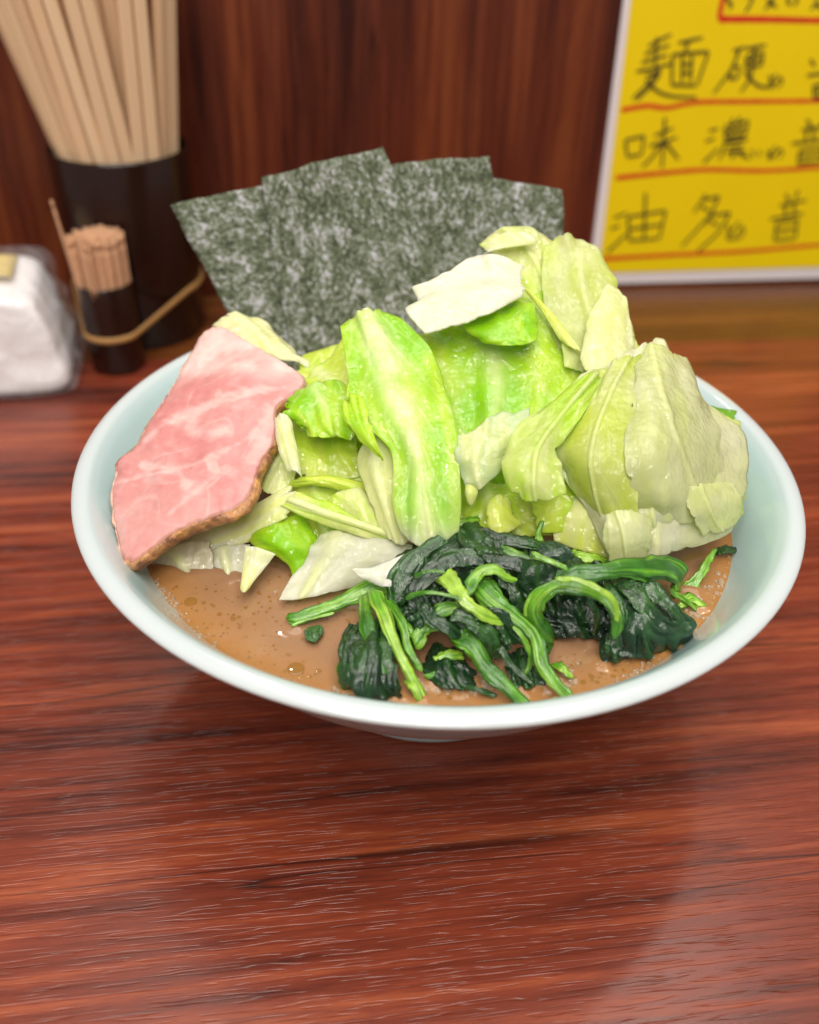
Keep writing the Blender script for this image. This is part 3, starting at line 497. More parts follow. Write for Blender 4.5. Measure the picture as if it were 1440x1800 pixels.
# ------------------------------------------------------------------ roast pork
def pork():
    p0 = at_z(235, 985, 0.0768); p1 = at_y(375, 572, 0.035); p2 = at_y(525, 655, 0.006)
    n = np.cross(p2 - p0, p1 - p0); n /= np.linalg.norm(n)
    if n[2] < 0: n = -n
    out = [(375, 573), (400, 578), (440, 600), (480, 622), (520, 645), (530, 664), (508, 692), (486, 716), (484, 760), (466, 800), (452, 836), (444, 872), (420, 898), (385, 912), (345, 926), (300, 948), (262, 974), (236, 986), (214, 976), (204, 950), (197, 912), (195, 868), (203, 830), (206, 808), (238, 786), (268, 742), (290, 702), (312, 656), (330, 620), (350, 590)]
    O = np.array([at_plane(x, y, p0, n) for x, y in out])
    NP = 360
    Oc = catmull(np.concatenate([O, O[:1]]), np.linspace(0, 1, NP, endpoint=False))
    c = Oc.mean(0)
    jit = 1 + 0.010 * fbm(Oc, 320, 3, 3) + 0.006 * noise(Oc, 900, 8)
    Oc = c + (Oc - c) * jit[:, None]
    NR = 90
    t = np.linspace(0.004, 1, NR)[:, None, None]
    P = c + (Oc - c)[None] * t                      # NR,NP,3
    x, y = project(P)
    # gentle sag over the cabbage and a slightly uneven cut
    d = 0.0012 * fbm(P, 50, 5, 3) + 0.00012 * noise(P, 500, 6) + 0.0025 * np.sin((x - 195) / 330 * math.pi) * sstep(560, 760, y) - 0.0012 * t[..., 0] ** 12
    Z = lambda q: np.array([(160 + a / 3, 540 + b / 3) for a, b in q])
    def dist(poly):
        poly = Z(poly); poly = catmull(poly, np.linspace(0, 1, 60)); r = np.full(x.shape, 1e9)
        for a, b in poly: r = np.minimum(r, np.hypot(x - a, y - b))
        return r
    wob = 7 * fbm(P, 150, 21, 4)
    fat = np.zeros_like(x)
    for poly, wd, st in (([(1010, 420), (780, 495), (560, 590), (400, 655), (300, 720)], 6, .55), ([(280, 850), (450, 880), (620, 840), (800, 740), (900, 640), (1000, 480)], 5, .5), ([(130, 925), (300, 905), (480, 890)], 4, .55), ([(870, 830), (700, 910), (560, 1020), (400, 1130)], 6, .45), ([(480, 890), (520, 960)], 9, .55), ([(420, 640), (540, 615), (560, 690), (740, 690)], 11, .5), ([(640, 840), (680, 900)], 6, .6), ([(690, 460), (690, 530)], 4, .4), ([(860, 700), (780, 860), (640, 980)], 5, .55), ([(250, 1010), (330, 960), (420, 950)], 3, .35), ([(950, 560), (870, 760), (760, 920)], 11, .35)):
        dd = np.maximum(dist(poly) + wob, 0)
        fat = np.maximum(fat, st * np.exp(-(dd / wd) ** 2))
    wv = P + 0.004 * np.stack([noise(P, 90, 61 + k) for k in range(3)], -1)
    seam = np.exp(-(np.abs(noise(wv, 75, 66)) / 0.05) ** 2) * np.clip(0.5 + fbm(P, 40, 68, 2), 0, 1)
    fat = np.maximum(fat, 0.30 * seam)
    grain = noise(np.stack([x * 0.05 + y * 0.02, y * 0.16 - x * 0.05, np.zeros_like(x)], -1), 1.0, 71)
    fat = fat + 0.10 * grain
    top = sstep(676, 640, y + 0.03 * (x - 400) + 5 * fbm(P, 120, 4, 3) - 8)
    fat = np.clip(np.maximum(fat, 0.9 * top * (0.75 + 0.35 * fbm(P, 170, 33, 3))) + 0.16 * fbm(P, 200, 12, 4) + 0.18 * np.clip(fbm(P, 60, 15, 3), 0, 1), 0, 1)
    pink = lerp((0.64, 0.315, 0.29), (0.59, 0.225, 0.215), np.clip(0.5 + 0.5 * fbm(P, 55, 9, 3) + 0.35 * np.exp(-((y - 800 + 0.25 * (x - 330)) / 45) ** 2) - 0.3 * sstep(880, 960, y), 0, 1))
    C = lerp(pink, (0.79, 0.63, 0.575), fat * 0.82)
    # browned rind: wide along the lower right edge, thin on the left
    ea = np.interp(np.arange(NP) / NP * len(out), np.arange(len(out)), [0.2, .1, .1, .15, .2, .45, .7, .9, .9, 1, 1, 1, 1, 1, 1, 1, 1, .8, .6, .35, .3, .2, .25, .9, .8, .4, .2, .25, .4, .3])
    rind = sstep(0.02, 0.0, (1 - t[..., 0]) - 0.022 * ea[None] * (0.8 + 0.5 * fbm(P, 300, 14, 2)))
    C = lerp(C, (0.30, 0.115, 0.045), np.clip(rind * ea[None] * 1.0, 0, 1) * 0.7)
    Tp = P + n * d[..., None]
    TH_ = 0.0036
    down = np.array([0.0, 0.0, -1.0]) * 0.6 - n * 0.8; down /= np.linalg.norm(down)
    V = [Tp.reshape(-1, 3)]; Cc = [C.reshape(-1, 3)]
    Bt = Tp + down * TH_
    V.append(Bt.reshape(-1, 3)); Cc.append(C.reshape(-1, 3) * 0.9)
    V = np.concatenate(V); Cc = np.concatenate(Cc)
    idx = np.arange(NR * NP).reshape(NR, NP); o2 = NR * NP
    a, b = idx[:-1], idx[1:]; an, bn = np.roll(a, -1, 1), np.roll(b, -1, 1)
    F1 = np.stack([a.ravel(), b.ravel(), bn.ravel(), an.ravel()], 1)
    F2 = F1[:, ::-1] + o2
    e = idx[-1]; en = np.roll(e, -1)
    F3 = np.stack([e, e + o2, en + o2, en], 1)
    root = empty('roast_pork_slice')
    body = mesh_obj('meat', V, np.concatenate([F1, F2, F3]), M_MEAT, root, colors=Cc)
    fc = list(idx[0][::-1])
    # crust: a rough tube that hugs the edge
    NS = 14
    Vc, Cl = [], []
    edge = Tp[-1]
    out_dir = edge - c; out_dir -= n * (out_dir @ n)[:, None]; out_dir /= np.linalg.norm(out_dir, axis=1, keepdims=True)
    mid = edge + down * TH_ * 0.42
    lump = 0.75 + 0.5 * fbm(edge, 240, 41, 3)
    for k in range(NS):
        th = 2 * math.pi * k / NS
        r1 = (0.00035 + 0.00150 * ea) * lump
        r2 = TH_ * 0.50 * (0.9 + 0.15 * noise(edge, 420, k))
        pp = mid + out_dir * ((r1 * math.cos(th)) + 0.0002 * noise(edge, 700, k))[:, None] + (n * 0.99) * (math.sin(th) * r2)[:, None]
        Vc.append(pp)
        tone = np.clip(0.5 + 0.6 * fbm(pp, 330, 77, 3), 0, 1)
        cc = lerp((0.55, 0.26, 0.085), (0.24, 0.085, 0.035), tone)
        cc = lerp((0.80, 0.50, 0.40), cc, np.clip(ea * 1.15, 0.1, 1))
        Cl.append(cc)
    Vc = np.array(Vc); Cl = np.array(Cl)
    idc = np.arange(NS * NP).reshape(NS, NP)
    a, b = idc, np.roll(idc, -1, 0)
    Fc = np.stack([a.ravel(), np.roll(a, -1, 1).ravel(), np.roll(b, -1, 1).ravel(), b.ravel()], 1)
    cr = mesh_obj('browned_crust', Vc.reshape(-1, 3), Fc, M_CRUST, root, colors=Cl.reshape(-1, 3))
    cr['label'] = 'browned roasted crust along the edge of the pork'
    tag(root, 'pink slice of roast pork with fat veins and browned edge leaning on the bowl', 'pork')
    FOOD.append(V)
pork()

# ------------------------------------------------------------------ seaweed
def nori_mat():
    m, nt, b = new_mat('nori')
    v = coords(nt, (1, 1, 1), kind='UV')
    n1 = noise_n(nt, v, 36, 5, 0.72, 0.7); n2 = noise_n(nt, v, 8, 3, 0.6); n3 = noise_n(nt, v, 90, 3, 0.6)
    s = math_n(nt, 'ADD', math_n(nt, 'MULTIPLY', n1, 0.5), math_n(nt, 'ADD', math_n(nt, 'MULTIPLY', n2, 0.25), math_n(nt, 'MULTIPLY', n3, 0.25)))
    c = ramp(nt, [(0.42, (0.014, 0.022, 0.007)), (0.475, (0.070, 0.092, 0.036)), (0.52, (0.17, 0.20, 0.115)), (0.58, (0.56, 0.55, 0.60))], s)  # palest lilac stop paints surface glints on top of the real green mottling
    nt.links.new(c.outputs[0], b.inputs['Base Color'])
    b.inputs['Roughness'].default_value = 0.36; b.inputs['Specular IOR Level'].default_value = 0.6
    bump(nt, b, s, 0.9, 0.0022)
    return m
M_NORI = nori_mat()
def nori(label, corners, layer, bow, seed):
    TL, TR, BR, BL = corners
    nrm = np.array([0, -1.0, 0.48]); nrm /= np.linalg.norm(nrm)
    p0 = np.array([0, 0.0690 + layer * 0.0016, 0.066])
    Q = [at_plane(*p, p0, nrm) for p in (TL, TR, BR, BL)]
    R = 46
    u, v = np.meshgrid(np.linspace(0, 1, R), np.linspace(0, 1, R), indexing='ij')
    U, W = u[..., None], v[..., None]
    P = Q[0] * (1 - U) * (1 - W) + Q[1] * (1 - U) * W + Q[2] * U * W + Q[3] * U * (1 - W)
    n = nrm
    d = bow * (1 - (2 * v - 1) ** 2) * (1 - u) * 0.001 + 0.0006 * fbm(P, 45, seed, 2) * (1 - 0.6 * u)
    P = P + n * d[..., None]
    # slightly torn, fibrous outline
    ed = 0.00025 * noise(P, 500, seed + 4) + 0.0005 * noise(P, 110, seed + 5)
    P[0] += np.array([0, 0, 1.0]) * ed[0][:, None]; P[:, 0] += np.array([1.0, 0, 0]) * ed[:, 0][:, None]; P[:, -1] += np.array([1.0, 0, 0]) * ed[:, -1][:, None]
    V, Fc, _ = solid_grid(P, np.full((R, R), 0.00035), np.zeros((R, R, 3)))
    o = mesh_obj('seaweed_sheet', V, Fc, M_NORI)
    me = o.data; uvl = me.uv_layers.new(name='UVMap')
    uv = np.stack([(v + seed).ravel(), u.ravel()], 1); uv = np.concatenate([uv, uv])
    li = np.zeros(len(me.loops), int); me.loops.foreach_get('vertex_index', li)
    uvl.data.foreach_set('uv', uv[li].ravel())
    tag(o, label, 'seaweed', 'seaweed sheets standing at the back of the bowl')
    FOOD.append(V)
nori('leftmost dark green seaweed sheet, its free corner jutting out above the pork', [(300, 361), (650, 285), (770, 640), (455, 650)], 1, 1.0, 3)
nori('front seaweed sheet in the middle with the highest peaked corner', [(458, 314), (672, 260), (850, 640), (520, 690)], 0, 2.0, 9)
nori('seaweed sheet right of the highest peak, with a straight level top edge', [(620, 294), (861, 274), (905, 640), (640, 690)], 2, 1.0, 14)
nori('rightmost and rearmost seaweed sheet with its corner above the cabbage', [(740, 290), (990, 334), (985, 640), (740, 690)], 3.2, 1.0, 22)

# ------------------------------------------------------------------ spinach
def spin(px, py, z): return at_z(px, py, (65 + (z - 65) * (0.82 if z > 68 else 1.0)) * 0.001)
DK = (0.006, 0.027, 0.009); DG = (0.020, 0.080, 0.014); MG = (0.035, 0.15, 0.008); BG = (0.11, 0.34, 0.010); LG = (0.38, 0.60, 0.06)
SPN = [100]
def sleaf(label, ctrl, c0=DK, c1=DG, fold=1.0, th=0.5, rnd=0.6, ragged=0.12, res=64, flip=0, edge=None):
    SPN[0] += 7; sd = SPN[0]
    G = np.array([[spin(*p) for p in row] for row in ctrl])
    s = np.linspace(-1, 1, res); S, T = np.meshgrid(s, s, indexing='ij')
    S2 = S * np.sqrt(1 - rnd * T * T / 2); T2 = T * np.sqrt(1 - rnd * S * S / 2)
    ang = np.arctan2(T2, S2); rad = np.maximum(np.abs(S), np.abs(T))
    ring = np.stack([np.cos(ang), np.sin(ang), np.zeros_like(ang) + sd], -1)
    rg = 1 - ragged * (0.6 + fbm(ring, 2.5, sd, 4)) * rad ** 3
    U = 0.5 + S2 * rg / 2; W = 0.5 + T2 * rg / 2
    P = grid_eval(G, U, W); n = normals(P)
    n = n * np.sign((n @ np.array([0, -0.4, 1.0])).mean())
    q = P + sd * 0.31
    uw = np.stack([U * 1.3, W * 3.4, np.zeros_like(U) + sd * 1.3], -1)
    uw = uw + 0.5 * np.stack([fbm(uw, 0.9, sd + 20 + k, 2) for k in range(3)], -1)
    r1 = 1 - 2 * np.abs(noise(uw, 1.0, sd + 11)); r2 = 1 - 2 * np.abs(noise(uw * [1.6, 1.0, 1.0], 2.7, sd + 12)); r3 = noise(q, 380, sd + 13)
    r4 = 1 - 2 * np.abs(noise(q + 0.003 * np.stack([noise(q, 160, sd + 70 + k) for k in range(3)], -1), 260, sd + 16))
    d = fold * (0.0021 * r1 + 0.0006 * r2 + 0.00028 * r4 + 0.0001 * r3)
    P = P + n * d[..., None]
    tone = np.clip(0.25 + 0.45 * fbm(q, 110, sd + 1, 3) + 0.25 * r2, 0, 1)
    C = lerp(c0, c1, tone)
    vein = np.exp(-((W - 0.5) / 0.04) ** 2) * 0.5
    C = lerp(C, MG, vein * 0.5)
    if edge is not None: C = lerp(C, edge, np.clip(rad ** 5, 0, 1) * 0.6)
    V, Fc, CC = solid_grid(P, np.full((res, res), th * 0.001), C)
    o = mesh_obj('spinach_leaf', V, Fc, M_SPINACH, colors=CC)
    tag(o, label, 'spinach', 'boiled spinach leaves in the front of the bowl'); FOOD.append(V)
def sstem(label, pts, wid, flat=0.6, c0=MG, c1=BG, c2=LG, tip=(1.0, 0.7), grooves=5, n=70, name='spinach_strand', split=0.0, twist=0.6, lite=0.7, mat=None):
    """pts (px,py,z mm); wid: width in pixels"""
    SPN[0] += 7; sd = SPN[0]
    G = np.array([spin(*p) for p in pts]); t = np.linspace(0, 1, n)
    P = catmull(G, t)
    P = P + 0.0006 * np.stack([noise(P, 120, sd + k) for k in range(3)], -1)
    T = np.gradient(P, axis=0); T /= np.linalg.norm(T, axis=1, keepdims=True)
    up = np.array([0, -0.5, 0.86]); B = np.cross(T, up); B /= np.linalg.norm(B, axis=1, keepdims=True); Nn = np.cross(B, T)
    D = np.linalg.norm(P - CAM, axis=1)
    w_ = 0.88 * wid / F_PX * D / 2 * (tip[0] + (tip[1] - tip[0]) * t) * 1.12 * (1 + 0.28 * fbm(P, 75, sd, 2))
    w_ = w_ * np.clip(np.minimum(t * 22 + 0.3, (1 - t) * 22 + 0.25), 0, 1)
    K = 44; V, C = [], []
    skew = 0.5 * math.sin(sd)
    for k in range(K):
        a = 2 * math.pi * k / K
        tw = twist * np.sin(t * 3 + sd) * 1.6
        ca, sa = math.cos(a), math.sin(a)
        key = np.stack([t * 1.2, np.full(n, ca * 1.0), np.full(n, sa * 1.0 + sd)], -1)
        ridge = 0.20 * noise(key, 2.6, sd + 1) + 0.16 * noise(key * [0.5, 1, 1], 7.5, sd + 2) + 0.08 * noise(key * [0.4, 1, 1], 15.0, sd + 9)
        gr = 1 + ridge
        ch = 1 - (split + 0.25) * np.exp(-((a - math.pi / 2 - 0.5 * noise(key * [1, 0, 0], 2.0, sd + 3)) / 0.55) ** 2)
        ph = tw * 0.5
        rag = 1 + 0.22 * noise(np.stack([t * 9, np.full(n, 1.0 if ca > 0 else 5.0), np.full(n, sd * 0.7)], -1), 1.0, sd + 12) + 0.10 * noise(np.stack([t * 26, np.full(n, 1.0 if ca > 0 else 5.0), np.full(n, sd * 0.7)], -1), 1.0, sd + 13)
        x_ = np.cos(a + ph) * w_ * gr * rag; y_ = np.sin(a + ph) * w_ * flat * 0.62 * gr * ch
        # torn, slanted ends
        sh = (ca * skew + 0.25 * noise(key, 5.0, sd + 4)) * w_ * 2.2
        ends = np.exp(-t * 9) + np.exp(-(1 - t) * 9)
        p = P + B * x_[:, None] + Nn * y_[:, None] + T * (sh * ends)[:, None]
        p = p + Nn * (0.00030 * noise(p, 300, sd))[:, None]
        V.append(p)
        st = np.clip(0.45 + 0.45 * noise(key * [0.6, 1, 1], 3.0, sd + 5) + 0.55 * noise(key * [0.5, 1, 1], 8.0, sd + 6) + 0.6 * fbm(P, 70, sd + 2, 3), 0, 1)
        c = lerp(c0, c1, np.clip(st * 1.35, 0, 1)); c = lerp(c, c2, np.clip(st * 2 - 1.25, 0, 1) * lite)
        C.append(c)
    V = np.array(V); C = np.array(C)
    id_ = np.arange(K * n).reshape(K, n); a, b = id_, np.roll(id_, -1, 0)
    Fc = [tuple(f) for f in np.stack([a[:, :-1].ravel(), a[:, 1:].ravel(), b[:, 1:].ravel(), b[:, :-1].ravel()], 1)]
    Fc += [tuple(id_[:, 0]), tuple(id_[::-1, -1])]
    VV = V.reshape(-1, 3)
    o = mesh_obj(name, VV, Fc, mat or M_STEM, colors=C.reshape(-1, 3))
    tag(o, label, 'spinach', 'boiled spinach stems in the front of the bowl'); FOOD.append(VV)

# dark leaf mass
sleaf('crumpled dark spinach leaf topping the heap on its left', [[(700, 1000, 70), (735, 950, 76), (790, 925, 78), (850, 930, 75)], [(690, 1040, 72), (740, 990, 81), (800, 960, 84), (865, 955, 80)], [(700, 1070, 70), (755, 1035, 79), (815, 1005, 83), (880, 990, 80)], [(730, 1100, 67), (780, 1075, 74), (830, 1050, 78), (895, 1030, 76)]], fold=1.25)
sleaf('dark wet spinach leaf in the middle of the heap, right of the crumpled one', [[(840, 945, 76), (900, 940, 78), (960, 950, 78), (1015, 965, 75)], [(845, 985, 78), (910, 980, 82), (970, 985, 82), (1030, 1000, 78)], [(860, 1030, 75), (920, 1030, 79), (980, 1035, 79), (1045, 1040, 75)], [(880, 1070, 69), (940, 1075, 71), (1000, 1075, 71), (1060, 1080, 68)]], fold=1.2)
sleaf('spinach leaf under the arched stem, coloured near black for the shadow there', [[(930, 1040, 74), (985, 1040, 75), (1040, 1045, 74), (1085, 1045, 72)], [(945, 1085, 70), (995, 1085, 71), (1045, 1090, 71), (1090, 1090, 69)], [(965, 1120, 65), (1010, 1125, 66), (1050, 1125, 66), (1090, 1125, 65)]], fold=1.0, c0=(0.005, 0.018, 0.009), c1=(0.012, 0.04, 0.014))  # shadow under the stem put into the leaf's near black colour
sleaf('small smooth oval spinach leaf lying flat on top of the heap', [[(941, 972, 86), (955, 955, 88), (985, 952, 88)], [(950, 985, 86), (978, 972, 88), (1005, 968, 88)], [(965, 990, 85), (990, 988, 86), (1013, 982, 86)]], fold=0.15, th=0.5, rnd=0.7, ragged=0.02, res=36, c0=(0.012, 0.045, 0.02), c1=(0.02, 0.07, 0.025))
sleaf('dark green spinach leaf draping into the soup at the right of the heap', [[(1062, 1030, 75), (1105, 1028, 78), (1150, 1040, 76), (1185, 1062, 72)], [(1068, 1070, 73), (1110, 1065, 78), (1158, 1075, 77), (1205, 1090, 70)], [(1068, 1120, 69), (1108, 1110, 74), (1165, 1115, 73), (1216, 1120, 67)], [(1062, 1160, 64), (1105, 1155, 66), (1165, 1145, 66), (1215, 1145, 64)]], fold=1.05, c1=(0.02, 0.085, 0.025))
sleaf('rolled dark spinach leaf end at the lower tip of the draped leaf', [[(1054, 1130, 67), (1075, 1115, 71), (1098, 1118, 69)], [(1054, 1148, 66), (1078, 1140, 70), (1105, 1140, 67)], [(1060, 1166, 64), (1082, 1166, 66), (1108, 1158, 64)]], fold=0.5, res=40, c1=(0.02, 0.085, 0.03))
sleaf('crinkled dark spinach leaf at the centre front between two stems', [[(780, 1085, 74), (830, 1080, 77), (885, 1090, 75)], [(790, 1110, 74), (840, 1108, 77), (896, 1118, 73)], [(830, 1140, 69), (860, 1145, 71), (890, 1160, 66)]], fold=1.0, res=52)
sleaf('dark spinach leaf bundle lying front left in the soup', [[(612, 1105, 68), (650, 1100, 70), (690, 1100, 70)], [(600, 1150, 69), (640, 1145, 73), (690, 1145, 71)], [(602, 1195, 67), (645, 1195, 71), (700, 1195, 69)], [(625, 1222, 64), (665, 1225, 66), (715, 1225, 64)]], fold=1.0)
sleaf('rolled spinach leaf tip with a bright rim at the front left', [[(600, 1170, 68), (620, 1160, 71), (648, 1165, 70)], [(598, 1190, 68), (622, 1185, 72), (650, 1188, 70)], [(610, 1210, 64), (632, 1212, 66), (655, 1208, 65)]], fold=0.6, res=40, edge=BG)
sleaf('small jagged spinach leaf on the left flank of the heap', [[(722, 1070, 78), (740, 1052, 80), (765, 1050, 80)], [(720, 1090, 77), (742, 1080, 80), (768, 1075, 79)], [(728, 1106, 74), (745, 1102, 76), (765, 1095, 76)]], fold=0.8, res=40, ragged=0.3, c1=(0.03, 0.12, 0.03))
sleaf('lone dark green spinach scrap floating left of the stems', [[(530, 1110, 66.4), (548, 1100, 66.8), (574, 1098, 66.6)], [(535, 1121, 66.5), (552, 1115, 67.0), (569, 1111, 66.6)], [(546, 1130, 66.3), (555, 1130, 66.5), (562, 1123, 66.4)]], fold=0.12, res=30, c0=(0.03, 0.10, 0.02), c1=(0.05, 0.14, 0.03))
sleaf('dark spinach leaf floating behind the upper right stem', [[(1112, 982, 66), (1140, 975, 67), (1165, 985, 66)], [(1118, 998, 66), (1150, 992, 67.5), (1190, 1000, 66)], [(1130, 1010, 65), (1160, 1012, 66), (1195, 1012, 65)]], fold=0.4, res=36)
sleaf('small dark spinach scrap floating by the right bowl wall', [[(1256, 966, 66.5), (1275, 960, 67.2), (1296, 964, 66.8)], [(1259, 978, 66.5), (1278, 975, 67.2), (1294, 976, 66.8)]], fold=0.2, res=26)
sleaf('dark spinach piece sunk in the soup between the centre stems', [[(735, 1150, 66), (775, 1135, 67), (815, 1140, 66)], [(745, 1185, 66), (790, 1180, 67.5), (830, 1180, 66)], [(765, 1215, 65), (810, 1215, 66), (850, 1212, 65)]], fold=0.5, res=44)
sleaf('dark spinach shreds low in the soup right of the centre stem', [[(880, 1150, 66), (910, 1140, 67), (940, 1150, 66)], [(890, 1180, 66), (920, 1178, 67), (950, 1185, 66)], [(905, 1212, 64.5), (930, 1215, 66), (960, 1212, 64.5)]], fold=0.5, res=40)
sleaf('dark spinach leaf folded over the left shoulder of the heap', [[(688, 1020, 72), (715, 985, 78), (750, 960, 80)], [(695, 1055, 72), (728, 1025, 80), (768, 1000, 83)], [(715, 1085, 70), (745, 1062, 77), (785, 1040, 80)]], fold=1.0, res=52)
sleaf('dark spinach leaf on the very crest, right below the pale stalk scrap', [[(778, 945, 80), (815, 930, 83), (860, 935, 82)], [(790, 970, 84), (830, 960, 87), (880, 962, 85)], [(810, 995, 83), (850, 990, 86), (895, 990, 84)]], fold=0.9, res=48)
sleaf('dark spinach leaf with a green edge between curl and crest', [[(890, 985, 84), (930, 990, 86), (985, 1000, 84)], [(900, 1015, 82), (945, 1018, 85), (1000, 1025, 82)], [(915, 1050, 77), (955, 1050, 79), (1005, 1052, 77)]], fold=1.0, res=48, edge=MG)
sleaf('narrow dark spinach leaf hanging beside the torn light stalk', [[(840, 1060, 80), (868, 1068, 82), (900, 1090, 79)], [(850, 1090, 77), (880, 1098, 79), (910, 1112, 76)], [(870, 1125, 72), (895, 1130, 74), (918, 1140, 71)]], fold=0.8, res=44)
sleaf('dark spinach leaf tucked behind the parallel stems at the left', [[(660, 1060, 70), (700, 1050, 73), (740, 1060, 73)], [(668, 1100, 70), (705, 1095, 73), (745, 1105, 72)], [(680, 1145, 67), (715, 1145, 69), (750, 1150, 68)]], fold=0.8, res=48, c1=(0.02, 0.09, 0.02))
sleaf('dark spinach leaf under the horizontal stem at the upper right', [[(1020, 995, 79), (1065, 990, 80), (1110, 1000, 77)], [(1030, 1030, 77), (1075, 1025, 79), (1125, 1030, 76)], [(1040, 1060, 72), (1085, 1060, 74), (1130, 1060, 71)]], fold=0.9, res=48)
# stems
sstem('thick pale green spinach stem pointing left out of the heap', [(506, 1092, 66), (560, 1072, 68), (610, 1052, 70), (660, 1036, 72), (700, 1040, 74)], 30, 0.55, tip=(0.9, 1.0))
sstem('left one of two parallel spinach stems at the front left', [(640, 1045, 73), (642, 1090, 75), (655, 1140, 74), (672, 1180, 72), (700, 1205, 68)], 24, 0.5)
sstem('bright yellow green spinach stem leading down to the front rim', [(655, 1035, 76), (675, 1085, 77), (700, 1145, 74), (722, 1190, 70), (744, 1236, 65)], 22, 0.55, c0=BG, c1=LG, tip=(1, 0.8))
sstem('spinach stem right beside the bright yellow green one', [(680, 1045, 75), (705, 1090, 77), (722, 1140, 73), (738, 1180, 68)], 16, 0.6)
sstem('straight spinach stem at the centre front reaching the rim', [(790, 1100, 75), (820, 1125, 76), (848, 1165, 73), (880, 1200, 70), (922, 1240, 66)], 34, 0.5, split=0.3)
sstem('long jointed spinach stem sloping from the heap to the front right rim', [(838, 1020, 84), (868, 1055, 83), (905, 1085, 80), (940, 1122, 77), (953, 1170, 73), (975, 1205, 70), (1002, 1228, 67)], 31, 0.55, split=0.25)
sstem('arched spinach stem curving over like a hook', [(972, 1130, 70), (950, 1105, 76), (941, 1072, 82), (953, 1043, 87), (985, 1026, 90), (1026, 1033, 90), (1064, 1048, 88), (1086, 1080, 85), (1078, 1122, 78)], 27, 0.5, n=110, tip=(1.2, 0.6), split=0.4, c0=MG, c1=BG, lite=0.6)
sstem('slender light green spinach strand on top of the hook shaped stem', [(978, 1022, 94), (1010, 1018, 95), (1050, 1034, 94), (1078, 1056, 91), (1088, 1090, 86)], 13, 0.6, c0=BG, c1=LG)
sstem('smooth horizontal spinach stem with a bent end at the upper right', [(985, 1022, 84), (1030, 1008, 86), (1080, 1002, 86), (1140, 1000, 83), (1186, 1004, 78), (1198, 1032, 71)], 36, 0.6, c0=(0.035, 0.15, 0.012), c1=(0.13, 0.38, 0.02), tip=(0.9, 1.05), n=90)
sstem('short pointed spinach stem sticking up by the right bowl wall', [(1214, 1040, 65), (1228, 1015, 68), (1242, 990, 71), (1256, 962, 74)], 24, 0.35, tip=(1.0, 0.35), c0=BG, c1=(0.25, 0.5, 0.04))
sstem('torn light green spinach stalk across the middle of the heap', [(775, 1008, 86), (798, 1030, 87), (818, 1055, 86), (850, 1080, 83), (892, 1098, 79)], 28, 0.35, c0=BG, c1=LG, tip=(1.15, 0.6), split=0.4)
sstem('curled spinach stalk on the crest of the heap', [(822, 1035, 86), (838, 1008, 88), (866, 998, 89), (890, 1012, 87), (908, 1020, 85)], 24, 0.4, tip=(1.1, 0.5))
sstem('thin spinach stalk low on the left centre of the heap', [(756, 1082, 78), (790, 1070, 80), (830, 1086, 79), (870, 1102, 77), (905, 1110, 75)], 22, 0.5)
sstem('pale scrap of spinach stalk against the cabbage above the heap', [(785, 930, 81), (812, 922, 83), (845, 914, 83)], 20, 0.35, c0=BG, c1=LG, n=40)
sstem('little upright spinach stalk at the back of the heap', [(950, 950, 84), (948, 935, 86), (954, 914, 89)], 17, 0.5, n=30, tip=(1.1, 0.5))
sstem('light green spinach stem at the back right of the heap', [(1010, 978, 80), (1045, 986, 80), (1085, 996, 77)], 20, 0.6, c0=BG, c1=LG, n=40)
sstem('mid green spinach stem lying across the dark leaves', [(858, 962, 86), (895, 972, 87), (938, 988, 86)], 22, 0.45, n=44, c0=DG, c1=(0.09, 0.26, 0.02))
sstem('short spinach stem end floating in the soup left of the centre stem', [(748, 1190, 66.5), (775, 1184, 67.5), (802, 1180, 66.5)], 17, 0.5, n=30)
sstem('pale spinach stem piece behind the centre front stem', [(765, 1165, 68), (792, 1152, 70), (815, 1150, 69)], 24, 0.5, c0=BG, c1=LG, n=36)
sstem('curved spinach stem low at the centre, running into the soup', [(728, 1135, 73), (745, 1105, 77), (775, 1100, 78), (800, 1112, 76)], 26, 0.45, n=44)
sstem('translucent spinach stub in the soup near the right rim', [(1192, 1062, 66.5), (1215, 1050, 67), (1236, 1066, 66)], 18, 0.4, c0=BG, c1=LG, n=34)
sstem('pale spinach scrap beside the jointed stem at the front', [(975, 1165, 67), (990, 1178, 67.5), (1002, 1192, 66.5)], 16, 0.4, c0=BG, c1=LG, n=30)
sstem('spinach stalk tip in the soup at the very front left', [(715, 1195, 68), (728, 1212, 68), (738, 1232, 66)], 20, 0.5, c0=BG, c1=LG, n=30)

# long limp dark leaf blades that flow over the heap
def blade(label, pts, wid, flat=0.22, **k):
    sstem(label, pts, wid, flat, c0=(0.006, 0.026, 0.008), c1=(0.018, 0.074, 0.014), c2=(0.06, 0.18, 0.025), lite=0.5, tip=k.pop('tip', (0.8, 0.7)), name='spinach_leaf', split=0.2, twist=1.0, mat=M_SPINACH, **k)
blade('limp dark spinach blade arching over the left end of the heap', [(700, 1065, 74), (705, 1020, 80), (735, 975, 85), (780, 945, 87), (825, 938, 86)], 44)
blade('dark spinach blade curving round inside the left arch', [(735, 1080, 78), (735, 1035, 84), (765, 1000, 88), (810, 980, 89), (850, 985, 88)], 40)
blade('dark spinach blade lying level along the back of the heap', [(820, 945, 85), (870, 945, 87), (925, 955, 87), (975, 968, 84)], 34)
blade('dark spinach blade sweeping right across the middle of the heap', [(850, 985, 88), (905, 992, 88), (955, 1002, 85), (1000, 1012, 81)], 34)
blade('dark spinach blade running down between curl and jointed stem', [(880, 1010, 84), (905, 1040, 80), (915, 1075, 75), (912, 1105, 69)], 32)
